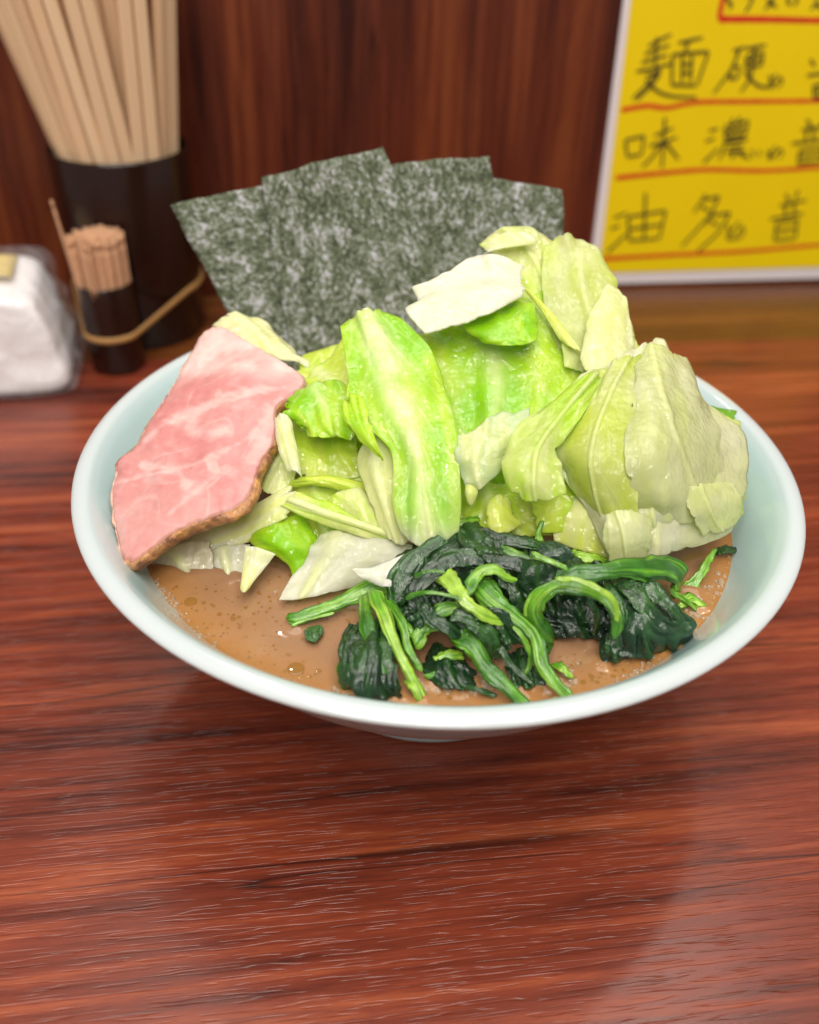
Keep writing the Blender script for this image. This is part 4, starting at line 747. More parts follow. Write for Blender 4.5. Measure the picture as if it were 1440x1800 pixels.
blade('dark spinach blade hanging down the left side of the draped leaf', [(1075, 1025, 82), (1085, 1065, 80), (1085, 1110, 75), (1078, 1155, 67)], 40)
blade('dark spinach blade falling down the middle of the draped leaf', [(1100, 1022, 83), (1125, 1055, 82), (1145, 1100, 77), (1160, 1145, 67)], 46)
blade('dark spinach blade bending down at the outer right of the heap', [(1125, 1025, 81), (1165, 1050, 79), (1195, 1085, 75), (1205, 1130, 67)], 40)
blade('dark spinach blade dropping from the torn stalk to the front', [(800, 1075, 82), (835, 1095, 81), (865, 1120, 77), (872, 1155, 70)], 36)
blade('short dark spinach blade low at the left flank of the heap', [(745, 1060, 82), (760, 1085, 81), (790, 1105, 79), (820, 1115, 76)], 32)
blade('dark spinach blade lying beside the front left stems', [(625, 1110, 72), (622, 1145, 74), (630, 1185, 72), (650, 1215, 66)], 38)
blade('dark spinach blade between the two front left stems', [(668, 1110, 73), (676, 1150, 74), (690, 1190, 71), (705, 1222, 66)], 30)
blade('dark spinach blade in the shade beneath the hook shaped stem', [(985, 1060, 74), (1005, 1078, 72), (1018, 1100, 69), (1022, 1125, 65)], 32)

# fine strands
for lb_, pts_, wd_, dk_ in (
    ('hair thin pale spinach fibre on the left crest of the heap', [(728, 1012, 88), (755, 1005, 90), (785, 1008, 90)], 7, 0),
    ('thin green spinach strand crossing the dark blades on the left', [(712, 1050, 84), (750, 1040, 87), (800, 1046, 87), (838, 1062, 85)], 10, 0),
    ('thin spinach strand looping below the jointed stem', [(905, 1100, 80), (925, 1128, 77), (932, 1160, 72), (920, 1190, 67)], 10, 0),
    ('thin dark spinach strand lying in the soup beside the rim', [(800, 1205, 66), (835, 1215, 66.5), (870, 1222, 66)], 10, 1),
    ('slim dark spinach strand between centre stem and jointed stem', [(880, 1140, 74), (900, 1170, 71), (935, 1205, 67)], 13, 1),
    ('slim spinach strand trailing right from the draped leaf', [(1180, 1040, 73), (1205, 1055, 69), (1228, 1075, 66)], 11, 0),
    ('short green spinach strand over the level back blade', [(935, 975, 90), (965, 985, 90), (998, 1000, 88)], 11, 0),
    ('green spinach strand hugging the foot of the left arch', [(705, 1080, 76), (722, 1105, 76), (735, 1135, 73)], 12, 0),
    ('dark spinach strand dangling from the hook shaped stem', [(1040, 1048, 88), (1048, 1080, 80), (1046, 1118, 70)], 16, 1),
    ('fine spinach strand at the tip of the left pointing stem', [(512, 1100, 66), (548, 1090, 67), (590, 1078, 68)], 8, 0)):
    if dk_: sstem(lb_, pts_, wd_, 0.5, c0=DK, c1=DG, c2=MG, n=44)
    else: sstem(lb_, pts_, wd_, 0.5, c0=MG, c1=BG, n=44)

# ------------------------------------------------------------------ soup
SOUP_Z, SOUP_R = 0.0650, 0.0897
def soup():
    m, nt, b = new_mat('pork_broth')
    v = coords(nt, (1, 1, 1))
    n1 = noise_n(nt, v, 55, 4); n2 = noise_n(nt, v, 420, 3, 0.6)
    c = mixc(nt, (0.29, 0.152, 0.076), (0.345, 0.19, 0.102), n1)
    sp = ramp(nt, [(0.62, (0, 0, 0)), (0.72, (1, 1, 1))], n2)
    c = mixc(nt, c, (0.34, 0.16, 0.055), math_n(nt, 'MULTIPLY', sp.outputs[0], 0.5))
    # oily, more orange broth towards the wall
    tc = N(nt, 'ShaderNodeTexCoord'); s_ = N(nt, 'ShaderNodeSeparateXYZ'); nt.links.new(tc.outputs['Object'], s_.inputs[0])
    r = math_n(nt, 'SQRT', math_n(nt, 'ADD', math_n(nt, 'POWER', s_.outputs[0], 2), math_n(nt, 'POWER', s_.outputs[1], 2)))
    rr = ramp(nt, [(0.076, (0, 0, 0)), (0.0885, (1, 1, 1))], math_n(nt, 'ADD', r, math_n(nt, 'MULTIPLY', math_n(nt, 'SUBTRACT', n1, 0.5), 0.01)))
    c = mixc(nt, c, (0.42, 0.185, 0.038), math_n(nt, 'MULTIPLY', rr.outputs[0], 0.7))
    nt.links.new(c, b.inputs['Base Color'])
    b.inputs['Roughness'].default_value = 0.07; b.inputs['Specular IOR Level'].default_value = 0.5
    b.inputs['Subsurface Weight'].default_value = 0.2; b.inputs['Subsurface Scale'].default_value = 0.003
    bump(nt, b, noise_n(nt, v, 95, 2), 0.03, 0.0012)
    # surface that climbs wherever food or the wall pierces it
    pts = np.concatenate(FOOD)
    sel = pts[(np.abs(pts[:, 2] - SOUP_Z) < 0.0007) & (np.hypot(pts[:, 0], pts[:, 1]) < SOUP_R)]
    kd = kdtree.KDTree(max(1, len(sel)))
    for i, p in enumerate(sel): kd.insert((p[0], p[1], 0), i)
    kd.balance()
    step = 0.00055; K = int(SOUP_R / step) + 1
    g = np.arange(-K, K + 1) * step
    idx = -np.ones((len(g), len(g)), int); V = []
    for i, x in enumerate(g):
        for j, y in enumerate(g):
            rr_ = math.hypot(x, y)
            if rr_ > SOUP_R + 0.0006: continue
            xx, yy = x, y
            if rr_ > SOUP_R: xx, yy = x * SOUP_R / rr_, y * SOUP_R / rr_
            z = 0.0
            if y < 0.03 and len(sel):
                d = kd.find((xx, yy, 0))[2]
                z += 0.0011 * math.exp(-d / 0.0013)
            z += 0.0007 * math.exp(-(SOUP_R - min(rr_, SOUP_R)) / 0.0011)
            idx[i, j] = len(V); V.append((xx, yy, z))
    V = np.array(V)
    V[:, 2] += 0.00004 * fbm(np.c_[V[:, :2], np.zeros(len(V))], 110, 3, 2)
    a, b_, c_, d_ = idx[:-1, :-1], idx[1:, :-1], idx[1:, 1:], idx[:-1, 1:]
    ok = (a >= 0) & (b_ >= 0) & (c_ >= 0) & (d_ >= 0)
    Fc = np.stack([a[ok], b_[ok], c_[ok], d_[ok]], 1)
    root = empty('ramen_soup', (0, 0, SOUP_Z))
    mesh_obj('broth', V, Fc, m, root)
    tag(root, 'opaque orange brown pork broth filling the bowl', 'soup')
    # oil droplets
    mo, nt, b = new_mat('oil'); b.inputs['Roughness'].default_value = 0.05
    nt.links.new(mixc(nt, (0.235, 0.105, 0.022), (0.30, 0.145, 0.034), noise_n(nt, coords(nt, (1, 1, 1)), 300, 2)), b.inputs['Base Color'])
    def drop_mesh(r):
        prof = [(r, 0), (r * 0.93, r * 0.05), (r * 0.7, r * 0.10), (r * 0.35, r * 0.13), (0.00001, r * 0.14)]
        return lathe(prof, 28)
    V0, F0 = drop_mesh(1.0)
    dm = None
    big = [(335, 1058, 11), (520, 1176, 15), (410, 1088, 5), (420, 1085, 3.5), (386, 1080, 4.5), (422, 1100, 3), (432, 1120, 3), (400, 1105, 3), (376, 1066, 3), (358, 1060, 4), (560, 1180, 5), (545, 1190, 3.5), (1060, 1183, 7), (1040, 1190, 5), (1078, 1190, 5), (1050, 1200, 4), (1025, 1200, 5), (1010, 1192, 3.5), (770, 1222, 6), (790, 1228, 5), (760, 1232, 4.5), (1150, 1150, 4), (480, 1085, 2.5), (495, 1100, 2.2), (560, 1060, 2.5), (455, 1060, 2.5), (610, 1090, 2.2), (1005, 1170, 3)]
    for x, y, rp in big:
        p = at_z(x, y, SOUP_Z); r = rp / F_PX * np.linalg.norm(p - CAM)
        if dm is None:
            o = mesh_obj('oil_droplet', V0, F0, mo, root); dm = o.data
        else:
            o = bpy.data.objects.new('oil_droplet', dm); COL.objects.link(o); o.parent = root
        o.location = (p[0], p[1], 0.00012); o.scale = (r, r, r * 0.35)
    Vv, Ff = [], []
    rng = random.Random(3)
    for k in range(600):
        x, y = rng.uniform(300, 690), rng.uniform(1010, 1200)
        if rng.random() < 0.25: x, y = rng.uniform(960, 1200), rng.uniform(1150, 1215)
        p = at_z(x, y, SOUP_Z)
        if math.hypot(p[0], p[1]) > SOUP_R - 0.002: continue
        r = rng.choice([0.0001, 0.00014, 0.00014, 0.0002, 0.0003, 0.00045])
        o_ = len(Vv); kk = 10
        for q in range(kk): Vv.append((p[0] + r * math.cos(q * 2 * math.pi / kk), p[1] + r * math.sin(q * 2 * math.pi / kk), 0.00014))
        Vv.append((p[0], p[1], 0.00014 + r * 0.2))
        Ff += [(o_ + q, o_ + (q + 1) % kk, o_ + kk) for q in range(kk)]
    o = mesh_obj('oil_specks', Vv, Ff, mo, root); o['kind'] = 'stuff'
    # foam: rings of little bubbles where the broth meets the wall and the greens
    mf, nt, b = new_mat('foam_bubble'); b.inputs['Roughness'].default_value = 0.03; b.inputs['Transmission Weight'].default_value = 0.75; b.inputs['IOR'].default_value = 1.25
    nt.links.new(mixc(nt, (0.86, 0.66, 0.40), (0.95, 0.85, 0.70), noise_n(nt, coords(nt, (1, 1, 1)), 900, 2)), b.inputs['Base Color'])
    Vv, Ff = [], []
    def bub(x, y, r):
        o_ = len(Vv); nn = 10
        rings = [(1.0, 0.0), (0.92, 0.4), (0.7, 0.72), (0.38, 0.93)]
        for rr_, h in rings:
            for q in range(nn):
                a_ = 2 * math.pi * q / nn; Vv.append((x + r * rr_ * math.cos(a_), y + r * rr_ * math.sin(a_), 0.0001 + r * h * 0.75))
        Vv.append((x, y, 0.0001 + r * 0.75))
        for i in range(3):
            for q in range(nn): Ff.append((o_ + i * nn + q, o_ + i * nn + (q + 1) % nn, o_ + (i + 1) * nn + (q + 1) % nn, o_ + (i + 1) * nn + q))
        for q in range(nn): Ff.append((o_ + 3 * nn + q, o_ + 3 * nn + (q + 1) % nn, o_ + 4 * nn))
    for k in range(520):
        an = math.radians(rng.choice([rng.uniform(205, 232), rng.uniform(212, 222), rng.uniform(238, 266), rng.uniform(246, 262), rng.uniform(280, 345), rng.uniform(295, 320)]))
        rr_ = SOUP_R - 0.0006 - abs(rng.gauss(0, 0.0010))
        bub(rr_ * math.cos(an), rr_ * math.sin(an), rng.choice([0.00018, 0.00025, 0.00032, 0.00042, 0.0006]))
    for cx_, cy_, sx, sy, cnt in ((1140, 1142, 70, 18, 110), (1215, 1110, 16, 40, 50), (1230, 1075, 25, 30, 40), (985, 1190, 30, 25, 60), (860, 1205, 50, 18, 70), (770, 1200, 70, 25, 80), (1190, 935, 35, 10, 60), (1260, 1030, 20, 20, 30), (640, 1222, 50, 8, 60), (520, 1046, 26, 8, 18), (690, 1100, 20, 60, 20)):
        for k in range(cnt):
            p = at_z(cx_ + rng.gauss(0, 0.5) * sx, cy_ + rng.gauss(0, 0.5) * sy, SOUP_Z)
            if math.hypot(p[0], p[1]) < SOUP_R - 0.0008: bub(p[0], p[1], rng.choice([0.0002, 0.0003, 0.0004, 0.0006, 0.0009]))
    o = mesh_obj('foam', Vv, Ff, mf, root); o['kind'] = 'stuff'
soup()

# ------------------------------------------------------------------ things on the counter behind
M_DARK = plain('dark_brown_lacquer', (0.018, 0.0062, 0.004), 0.20, 0.5, 0.2, 90)
def cup(name, x, y, r_top, r_bot, h, wall, label, cat):
    root = empty(name, (x, y, 0.0004))
    V, Fc = lathe([(r_bot * 0.2, 0), (r_bot - 0.001, 0), (r_bot, 0.001), (r_bot + (r_top - r_bot) * 0.5, h * 0.5), (r_top, h - 0.0012), (r_top - 0.0004, h - 0.0002), (r_top - wall * 0.5, h), (r_top - wall + 0.0003, h - 0.0004), (r_top - wall, h - 0.002), (r_bot - wall, 0.003), (r_bot * 0.2, 0.003)], 72)
    mesh_obj('cup_wall', V, Fc, M_DARK, root)
    V, Fc = lathe([(r_bot * 0.25, 0.0005), (r_bot * 0.25, 0.0028)], 36, True, True); mesh_obj('cup_base', V, Fc, M_DARK, root)
    return tag(root, label, cat)
HX, HY, HR, HH = -0.1615, 0.2462, 0.0348, 0.0980
TX, TY, TR_, TH2 = -0.1630, 0.1970, 0.0138, 0.0465
cup('chopstick_holder', HX, HY, HR, HR * 0.96, HH, 0.002, 'tall dark brown cylinder holding the chopsticks by the wall', 'holder')
cup('toothpick_holder', TX, TY, TR_, TR_ * 0.97, TH2, 0.0012, 'small dark brown cylinder holding toothpicks in front of the tall one', 'holder')

def chopsticks():
    m, nt, b = new_mat('pale_birch')
    v = coords(nt, (1, 1, 0.05)); n = noise_n(nt, v, 900, 3); n2 = noise_n(nt, coords(nt, (1, 1, 0.3)), 30, 2)
    info = N(nt, 'ShaderNodeObjectInfo')
    c = mixc(nt, (0.70, 0.47, 0.27), (0.82, 0.61, 0.40), n)
    c = mixc(nt, c, (0.66, 0.40, 0.22), math_n(nt, 'MULTIPLY', info.outputs['Random'], 0.55))
    nt.links.new(mixc(nt, c, (0.80, 0.58, 0.36), math_n(nt, 'MULTIPLY', n2, 0.4)), b.inputs['Base Color'])
    b.inputs['Roughness'].default_value = 0.6; bump(nt, b, n, 0.2, 0.0003)
    L = 0.205; bw = 0.0060
    me = None
    spots = []
    rng = random.Random(11)
    # (angle round the holder as seen, radius share, lean out, label)
    front = [(-172, .80, 'leftmost chopstick pair, leaning far out to the left'), (-148, .80, 'second chopstick pair from the left in the front row'), (-122, .80, 'third chopstick pair from the left in the front row'), (-97, .80, 'front chopstick pair at the middle of the holder'), (-72, .80, 'front chopstick pair just right of the middle'), (-46, .80, 'second chopstick pair from the right in the front row'), (-17, .80, 'rightmost chopstick pair, standing almost upright')]
    for a, rr, lb in front: spots.append((a, rr, lb))
    for k, a in enumerate((-160, -125, -90, -55, -20)): spots.append((a, 0.45, 'chopstick pair in the packed inner row of the holder'))
    for k, a in enumerate((175, 140, 105, 70, 35)): spots.append((a, 0.72, 'chopstick pair at the back of the holder by the wall'))
    for i, (a, rr, lb) in enumerate(spots):
        an = math.radians(a); ri = (HR - 0.0045) * rr / 0.80 * 0.93
        bx, by = HX + 0.72 * ri * math.cos(an) , HY + 0.72 * ri * math.sin(an)
        tx, ty = HX + ri * math.cos(an), HY + ri * math.sin(an)
        base = Vector((bx, by, 0.004)); top = Vector((tx, ty, HH))
        d = (top - base)
        # the bunch leans to the left as a whole
        d.x += -0.0105 * (1 - max(math.cos(an), 0.0)) - 0.003 * rng.random() + (-0.005 if math.cos(an) < -0.6 else 0.0) + (0.004 if math.cos(an) > 0.6 else 0.0)
        base = top - d
        d.normalize()
        q = d.to_track_quat('Z', 'Y')
        root = empty('chopsticks')
        base = top - d * ((top.z - 0.0045) / d.z)
        rot = q.to_matrix().to_4x4() @ Matrix.Rotation(an + math.pi / 2 - q.to_euler().z + rng.uniform(-0.3, 0.3), 4, 'Z')
        root.matrix_world = Matrix.Translation(base) @ rot
        for s in (-1, 1):
            if me is None:
                V, Fc = box(bw, 0.0046, L, 0.0007); V = [(x, y, z) for x, y, z in V]
                o = mesh_obj('stick', V, Fc, m, root, smooth=False); me = o.data
            else:
                o = bpy.data.objects.new('stick', me); COL.objects.link(o); o.parent = root
            o.location = (s * (bw / 2 + 0.00035), 0, rng.uniform(0, 0.002))
        tag(root, lb, 'chopsticks', 'wooden chopstick pairs in the tall holder')
chopsticks()

def toothpicks():
    m = plain('toothpick_wood', (0.66, 0.38, 0.22), 0.6, 0.3, 0.25, 500)
    L, r = 0.065, 0.00080
    prof = [(0.0001, 0), (r * 0.5, 0.003), (r, 0.008), (r, L - 0.006), (r * 0.95, L - 0.0045), (r * 0.62, L - 0.0042), (r * 0.62, L - 0.0036), (r * 0.95, L - 0.0033), (r * 0.95, L - 0.0006), (r * 0.8, L)]
    V, Fc = lathe(prof, 8, False, True)
    me = None; rng = random.Random(5)
    R = TR_ - 0.0012 - r * 1.1; pos = []
    d = r * 2.08
    for i in range(-20, 21):
        for j in range(-20, 21):
            x = (i + 0.5 * (j % 2)) * d; y = j * d * 0.866
            if math.hypot(x, y) < R: pos.append((x, y))
    for x, y in pos:
        if me is None: o = mesh_obj('toothpick', V, Fc, m); me = o.data
        else: o = bpy.data.objects.new('toothpick', me); COL.objects.link(o)
        rr = math.hypot(x, y) / R
        o.location = (TX + x, TY + y, 0.0042 + rng.uniform(-0.0007, 0.0007) + 0.002 * (1 - rr * rr))
        # flare: the bundle opens slightly above the cup
        o.rotation_euler = (-y * 1.6 + rng.uniform(-.006, .006), x * 1.6 - 0.03 + rng.uniform(-.006, .006), rng.uniform(0, 6))
        tag(o, 'thin wooden toothpick packed upright in the small holder', 'toothpick', 'toothpicks packed in the small holder')
    o = bpy.data.objects.new('toothpick', me); COL.objects.link(o)
    a = Vector(at_y(136, 500, TY - 0.003)); b_ = Vector(at_y(90, 352, TY - 0.006)); dd = (b_ - a).normalized()
    o.matrix_world = Matrix.Translation(b_ - dd * L) @ dd.to_track_quat('Z', 'Y').to_matrix().to_4x4()
    tag(o, 'single toothpick sticking out to the left above the others', 'toothpick')
toothpicks()

def rubber_band():
    m = plain('rubber', (0.46, 0.25, 0.085), 0.5, 0.4, 0.15, 200)
    z = 0.0205; r1 = HR * 0.97 + 0.0007; r2 = TR_ * 0.985 + 0.0007
    c1 = np.array([HX, HY]); c2 = np.array([TX, TY])
    dv = c2 - c1; D = np.linalg.norm(dv); base = math.atan2(dv[1], dv[0]); al = math.acos((r1 - r2) / D)
    pts = []
    for k in range(60):
        a = base + al + (2 * math.pi - 2 * al) * k / 59; pts.append((*(c1 + r1 * np.array([math.cos(a), math.sin(a)])), z + 0.008 * 0.5 * (1 - math.cos(2 * math.pi * k / 59)) * 0 + 0.008))
    for k in range(30):
        a = base - al + 2 * al * k / 29; pts.append((*(c2 + r2 * np.array([math.cos(a), math.sin(a)])), z))
    pts = np.array(pts); n = len(pts)
    # even out
    V, Fc = [], []
    T = np.roll(pts, -1, 0) - np.roll(pts, 1, 0); T /= np.linalg.norm(T, axis=1, keepdims=True)
    Nn = np.cross(T, [0, 0, 1.0])
    for k in range(n):
        for q in range(8):
            a = 2 * math.pi * q / 8; V.append(pts[k] + Nn[k] * 0.00055 * math.cos(a) + np.array([0, 0, 1]) * 0.0017 * math.sin(a))
    for k in range(n):
        for q in range(8): Fc.append((k * 8 + q, ((k + 1) % n) * 8 + q, ((k + 1) % n) * 8 + (q + 1) % 8, k * 8 + (q + 1) % 8))
    o = mesh_obj('rubber_band', V, Fc, m); tag(o, 'tan rubber band stretched round both dark brown holders', 'rubber band')
rubber_band()

def tissue_pack():
    m, nt, b = new_mat('tissue_paper')
    n = noise_n(nt, coords(nt, (1, 1, 1)), 40, 4)
    nt.links.new(mixc(nt, (0.88, 0.85, 0.86), (0.93, 0.91, 0.92), n), b.inputs['Base Color']); b.inputs['Roughness'].default_value = 0.55
    b.inputs['Coat Weight'].default_value = 0.5; b.inputs['Coat Roughness'].default_value = 0.15
    bump(nt, b, noise_n(nt, coords(nt, (1, 1, 1)), 60, 2, 0.5, 1.0), 0.35, 0.003)
    root = empty('tissue_pack', (-0.2365, 0.1815, 0.0004), math.radians(13))
    sx, sy, sz = 0.108, 0.050, 0.053
    def pillow(k, sdn, amp, grow):
        R = 40; V = []; Fc = []
        # six-sided rounded box from a subdivided cube
        key = {}
        def vert(p):
            kk = tuple(np.round(p, 6))
            if kk not in key: key[kk] = len(V); V.append(p)
            return key[kk]
        K = 34; t = np.linspace(-1, 1, K + 1)
        for ax in range(3):
            for s in (-1, 1):
                for i in range(K):
                    for j in range(K):
                        q = []
                        for a_, b__ in ((t[i], t[j]), (t[i+1], t[j]), (t[i+1], t[j+1]), (t[i], t[j+1])):
                            p = np.zeros(3); p[ax] = s; p[(ax+1) % 3] = a_; p[(ax+2) % 3] = b__; q.append(vert(p))
                        Fc.append(q if s > 0 else q[::-1])
        V = np.array(V)
        pw = 11.0
        nr = (np.abs(V) ** pw).sum(1) ** (1 / pw)
        V = V / nr[:, None]
        V = V * np.array([sx / 2 + grow, sy / 2 + grow, sz / 2 + grow * 0.4]) + np.array([0, 0, sz / 2 + grow * 0.4])
        nn = V - np.array([0, 0, sz / 2]); nn /= np.linalg.norm(nn, axis=1, keepdims=True)
        fl = sstep(0.001, 0.008, V[:, 2])
        rdg = 1 - 3 * np.abs(noise(V + 0.006 * np.stack([noise(V, 50, sdn + 9 + k) for k in range(3)], -1), 48, sdn)) + 0.5 * (1 - 3 * np.abs(noise(V, 105, sdn + 2)))
        V = V + nn * (amp * (0.6 * fbm(V, 60, sdn + 3, 3) + 0.5 * rdg) * (0.25 + 0.75 * fl))[:, None]
        hz = np.clip(V[:, 2] / sz, 0, 1)
        V[:, 0] -= 0.011 * hz ** 1.5 * sstep(-0.01, 0.05, V[:, 0])
        V[:, 1] -= 0.005 * (1 - hz) * (V[:, 1] < 0) ; V[:, 2] -= 0.006 * sstep(0.0, 0.05, V[:, 0]) * hz * sstep(-0.02, 0.02, V[:, 1] * -1)
        V[:, 2] = np.maximum(V[:, 2], 0.0)
        return V, Fc
    V, Fc = pillow(0, 5, 0.0013, 0); mesh_obj('paper_stack', V, Fc, m, root)
    mf, nt, b = new_mat('clear_film'); b.inputs['Roughness'].default_value = 0.12
    tr = N(nt, 'ShaderNodeBsdfTransparent'); mx = N(nt, 'ShaderNodeMixShader')
    wr = noise_n(nt, coords(nt, (1, 1, 1)), 90, 4, 0.6, 2.0)
    b.inputs['Base Color'].default_value = (0.8, 0.78, 0.8, 1)
    fr = ramp(nt, [(0.35, (0.04,) * 3), (0.75, (0.25,) * 3)], wr)
    nt.links.new(fr.outputs[0], mx.inputs[0]); nt.links.new(tr.outputs[0], mx.inputs[1]); nt.links.new(b.outputs[0], mx.inputs[2])
    bump(nt, b, wr, 1.0, 0.004)
    nt.links.new(mx.outputs[0], nt.nodes['Material Output'].inputs['Surface'])
    V, Fc = pillow(1, 31, 0.0028, 0.0042); f_ = mesh_obj('plastic_film', V, Fc, mf, root); f_['label'] = 'crinkled clear plastic film'
    # printed top: pale yellow band and an orange spot
    mp = plain('yellow_print', (0.78, 0.62, 0.26), 0.4, 0.4, 0.1, 60); mo = plain('orange_print', (0.85, 0.42, 0.02), 0.4, 0.4, 0.1, 60)
    g = np.linspace(-1, 1, 14); A, B = np.meshgrid(g, g, indexing='ij')
    P = np.stack([-0.004 + A * 0.038, 0.004 + B * 0.0135, np.full_like(A, sz + 0.0022) - 0.0012 * A ** 8], -1)
    V, Fc, _ = solid_grid(P, np.full(A.shape, 0.0003), np.zeros(A.shape + (3,))); mesh_obj('printed_panel', V, Fc, mp, root)
    P = np.stack([0.014 + A * np.sqrt(1 - B * B / 2) * 0.013, -0.001 + B * np.sqrt(1 - A * A / 2) * 0.008, np.full_like(A, sz + 0.0030)], -1)
    V, Fc, _ = solid_grid(P, np.full(A.shape, 0.0002), np.zeros(A.shape + (3,))); mesh_obj('printed_spot', V, Fc, mo, root)
    tag(root, 'white tissue pack in crinkled clear plastic with yellow print, at the left edge', 'tissue pack')
tissue_pack()

# ------------------------------------------------------------------ handwritten yellow sign
def sign():
    SP = W0 + WN * 0.0012
    def on(px, py, lift=0.0): return at_plane(px, py, SP + WN * lift, WN)
    root = empty('wall_sign', tuple(on(1250, 490)))
    base = np.array(root.location)
    my = plain('yellow_paper', (0.86, 0.64, 0.002), 0.38, 0.4, 0.05, 25); mw = plain('white_border', (0.78, 0.72, 0.74), 0.35, 0.4, 0.04, 30)
    mk = plain('black_marker', (0.05, 0.04, 0.012), 0.5, 0.3, 0.3, 200); mr = plain('red_marker', (0.62, 0.02, 0.012), 0.45, 0.3, 0.2, 120)
    def slab(name, quad, lift, thick, mat):
        P = np.array([on(x, y, lift) for x, y in quad]) - base
        V = np.concatenate([P, P - WN * thick])
        k = len(P)
        return mesh_obj(name, V, [tuple(range(k)), tuple(range(2 * k - 1, k - 1, -1))] + [(i, i + k, (i + 1) % k + k, (i + 1) % k) for i in range(k)], mat, root, smooth=False)
    slab('white_backing', [(1033, 500), (1560, 486), (1640, -260), (1127, -240)], 0.0, 0.0010, mw)
    slab('yellow_sheet', [(1052, 480), (1560, 466), (1640, -260), (1139, -240)], 0.0006, 0.0005, my)
    Z = lambda x, y: (1000 + x / 2.902, y / 2.902)
    def strokes(name, lines, width, mat, lift, rough=0.15, curl=False):
        V, Fc = [], []
        rng = random.Random(len(lines) * 7 + int(lines[0][0][0]))
        for ln in lines:
            A = np.array([on(*Z(*p), lift) for p in ln])
            L = np.linalg.norm(np.diff(A, axis=0), axis=1).sum()
            n = max(5, int(L / 0.0015)); dl = np.diff(A, axis=0); dl /= np.linalg.norm(dl, axis=1, keepdims=True)
            sharp = len(A) > 2 and (dl[:-1] * dl[1:]).sum(1).min() < 0.5 and not curl
            if sharp:
                sg = np.r_[0, np.cumsum(np.linalg.norm(np.diff(A, axis=0), axis=1))]; tt = np.linspace(0, sg[-1], n)
                P = np.stack([np.interp(tt, sg, A[:, k]) for k in range(3)], 1)
            else: P = catmull(A, np.linspace(0, 1, n))
            T = np.gradient(P, axis=0); T /= np.linalg.norm(T, axis=1, keepdims=True) + 1e-9
            S = np.cross(T, WN)
            o_ = len(V)
            for k in range(n):
                t = k / (n - 1); wd = width * (1.05 - 0.25 * t + rough * rng.uniform(-1, 1) * 0.5) / 2
                if k in (0, n - 1): wd *= 0.6
                V.append(P[k] + S[k] * wd - base); V.append(P[k] - S[k] * wd - base)
                V.append(P[k] + S[k] * wd * 0.7 + WN * 0.00008 - base); V.append(P[k] - S[k] * wd * 0.7 + WN * 0.00008 - base)
            for k in range(n - 1):
                a = o_ + 4 * k
                Fc += [(a, a + 4, a + 6, a + 2), (a + 2, a + 6, a + 7, a + 3), (a + 3, a + 7, a + 5, a + 1)]
            lift += 0.000012
        return mesh_obj(name, V, Fc, mat, root, smooth=False)
    W_ = 0.0017; LZ = 0.00065
    ch = []
    ch.append([[(405, 235), (525, 172)], [(388, 275), (515, 228)], [(372, 318), (505, 280)], [(450, 188), (440, 345)], [(345, 365), (525, 325)], [(470, 335), (420, 410), (325, 505)], [(392, 385), (470, 365), (430, 430), (345, 510)], [(392, 405), (450, 462), (530, 490), (655, 497)], [(560, 218), (685, 190)], [(612, 215), (588, 270)], [(530, 275), (526, 432)], [(533, 277), (715, 262), (655, 432)], [(526, 432), (655, 436)], [(580, 285), (578, 420)], [(628, 282), (622, 420)], [(585, 328), (625, 325)], [(583, 372), (622, 370)]])
    ch.append([[(838, 258), (905, 238)], [(872, 252), (830, 350), (738, 478)], [(832, 342), (820, 402), (860, 398), (872, 338), (832, 342)], [(905, 248), (1010, 228)], [(908, 282), (905, 345), (985, 332), (995, 265), (908, 282)], [(905, 312), (990, 298)], [(952, 240), (930, 385), (878, 470)], [(898, 362), (955, 428), (1015, 448)]])
    ch.append([[(1022, 382), (1045, 435)], [(1062, 372), (1018, 432), (1042, 442), (1075, 392), (1090, 420), (1060, 448)]])
    ch.append([[(1235, 300), (1255, 340)], [(1330, 290), (1310, 335)], [(1215, 385), (1370, 365)], [(1250, 430), (1252, 500)], [(1250, 435), (1340, 425), (1335, 490)], [(1252, 465), (1338, 458)], [(1252, 498), (1335, 490)]])
    ch.append([[(288, 712), (300, 802)], [(288, 715), (385, 692), (372, 785)], [(300, 800), (375, 786)], [(438, 692), (535, 652)], [(412, 745), (555, 700)], [(492, 598), (475, 858)], [(478, 725), (430, 795), (375, 852)], [(490, 722), (562, 812)]])
    ch.append([[(715, 668), (765, 655)], [(697, 722), (745, 705)], [(685, 832), (765, 755)], [(800, 640), (798, 706), (900, 692), (918, 615), (800, 640)], [(836, 600), (830, 700)], [(872, 592), (868, 696)], [(800, 673), (908, 652)], [(786, 728), (915, 710)], [(800, 728), (768, 815)], [(815, 752), (892, 742)], [(802, 778), (902, 768)], [(842, 778), (836, 812)], [(860, 775), (922, 808)]])
    ch.append([[(935, 762), (945, 802)], [(972, 768), (978, 796)]])
    ch.append([[(1012, 765), (1036, 802)], [(1062, 742), (1018, 798), (1042, 804), (1076, 758), (1092, 785), (1066, 806)]])
    ch.append([[(1215, 608), (1240, 650)], [(1310, 590), (1290, 640)], [(1188, 662), (1345, 638)], [(1216, 660), (1206, 722)], [(1252, 655), (1248, 720)], [(1300, 648), (1298, 715)], [(1138, 732), (1350, 708)], [(1180, 762), (1170, 838)], [(1180, 765), (1300, 752), (1292, 825)], [(1178, 800), (1295, 788)], [(1170, 834), (1292, 824)]])
    ch.append([[(228, 1112), (300, 1085)], [(212, 1168), (262, 1150)], [(195, 1288), (302, 1188)], [(303, 1102), (310, 1232)], [(303, 1106), (495, 1074), (462, 1218)], [(310, 1228), (462, 1216)], [(392, 982), (385, 1222)], [(310, 1168), (474, 1146)]])
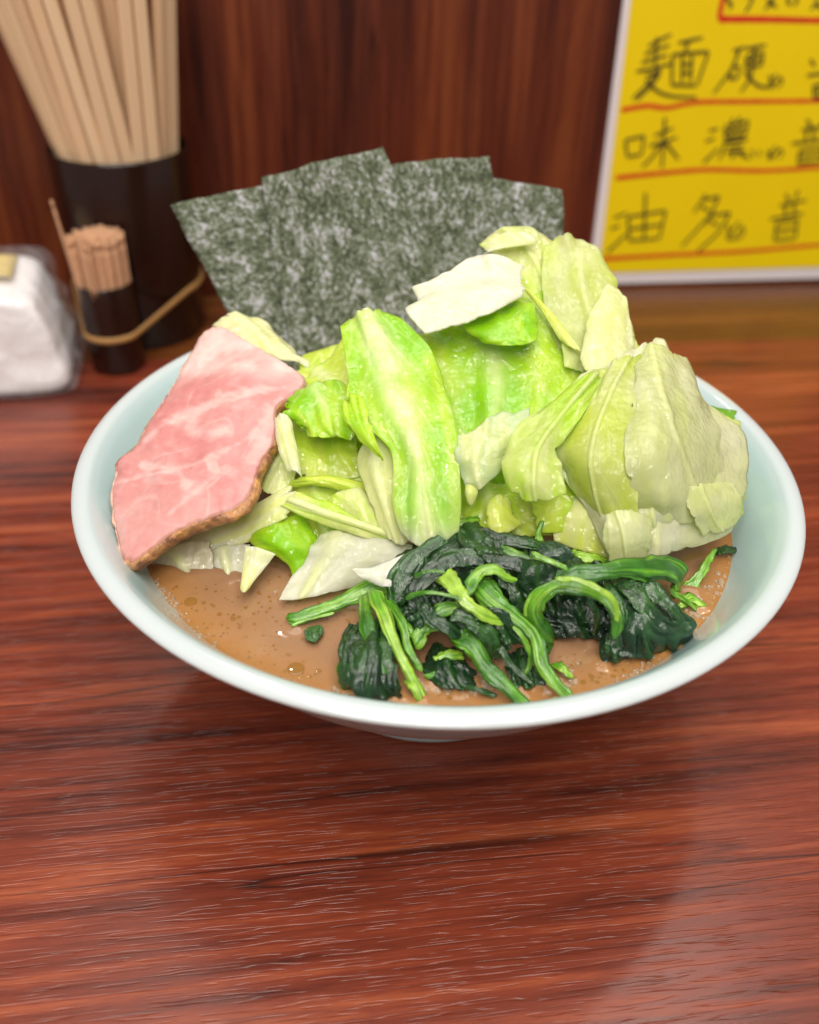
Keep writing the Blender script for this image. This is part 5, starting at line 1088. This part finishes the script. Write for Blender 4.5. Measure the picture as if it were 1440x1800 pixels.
    ch.append([[(702, 988), (638, 1085)], [(690, 1018), (768, 1002), (720, 1100), (575, 1258)], [(678, 1050), (715, 1078)], [(742, 1080), (700, 1145)], [(740, 1098), (825, 1084), (770, 1180), (655, 1285)], [(728, 1130), (765, 1152)]])
    ch.append([[(808, 1148), (832, 1205)], [(874, 1128), (808, 1202), (842, 1218), (884, 1155), (892, 1195), (850, 1224)]])
    ch.append([[(1108, 988), (1126, 1030)], [(1172, 968), (1155, 1022)], [(1078, 1048), (1214, 1020)], [(1106, 1042), (1105, 1102)], [(1152, 1035), (1150, 1096)], [(1028, 1118), (1198, 1088)], [(1062, 1135), (1050, 1226)], [(1062, 1138), (1168, 1120), (1156, 1216)], [(1060, 1180), (1160, 1166)], [(1050, 1224), (1156, 1216)]])
    ch.append([[(805, -60), (812, 5), (838, 25), (818, 45)], [(790, -40), (850, -50)]])
    ch.append([[(945, -60), (932, 10), (900, 62)], [(900, -20), (960, -30)]])
    ch.append([[(1052, -60), (1040, 5), (998, 48)], [(1010, -5), (1062, 38)]])
    ch.append([[(1120, -50), (1118, 5), (1136, 25)], [(1150, -40), (1172, 0), (1150, 30)]])
    ch.append([[(1275, -60), (1268, 0), (1235, 50)], [(1262, 20), (1300, 45)]])
    for i, c in enumerate(ch): strokes('character', c, W_ if i not in (2, 6, 7, 11) else W_ * 0.8, mk, LZ + 0.0003, curl=i in (2, 7, 11))
    R_ = 0.0027
    strokes('red_line', [[(268, 562), (400, 540), (500, 550), (650, 522), (900, 518), (1277, 514), (1600, 508)]], R_, mr, LZ)
    strokes('red_line', [[(238, 908), (450, 886), (700, 866), (1000, 871), (1277, 855), (1600, 846)]], R_, mr, LZ)
    strokes('red_line', [[(160, 1322), (500, 1302), (900, 1282), (1277, 1250), (1600, 1236)]], R_, mr, LZ)
    strokes('red_frame', [[(808, -120), (790, -20), (765, 96)], [(764, 97), (1000, 98), (1277, 104), (1600, 104)]], R_ * 1.25, mr, LZ)
    tag(root, 'yellow handwritten menu sign with white border and red lines on the wall', 'sign')
sign()
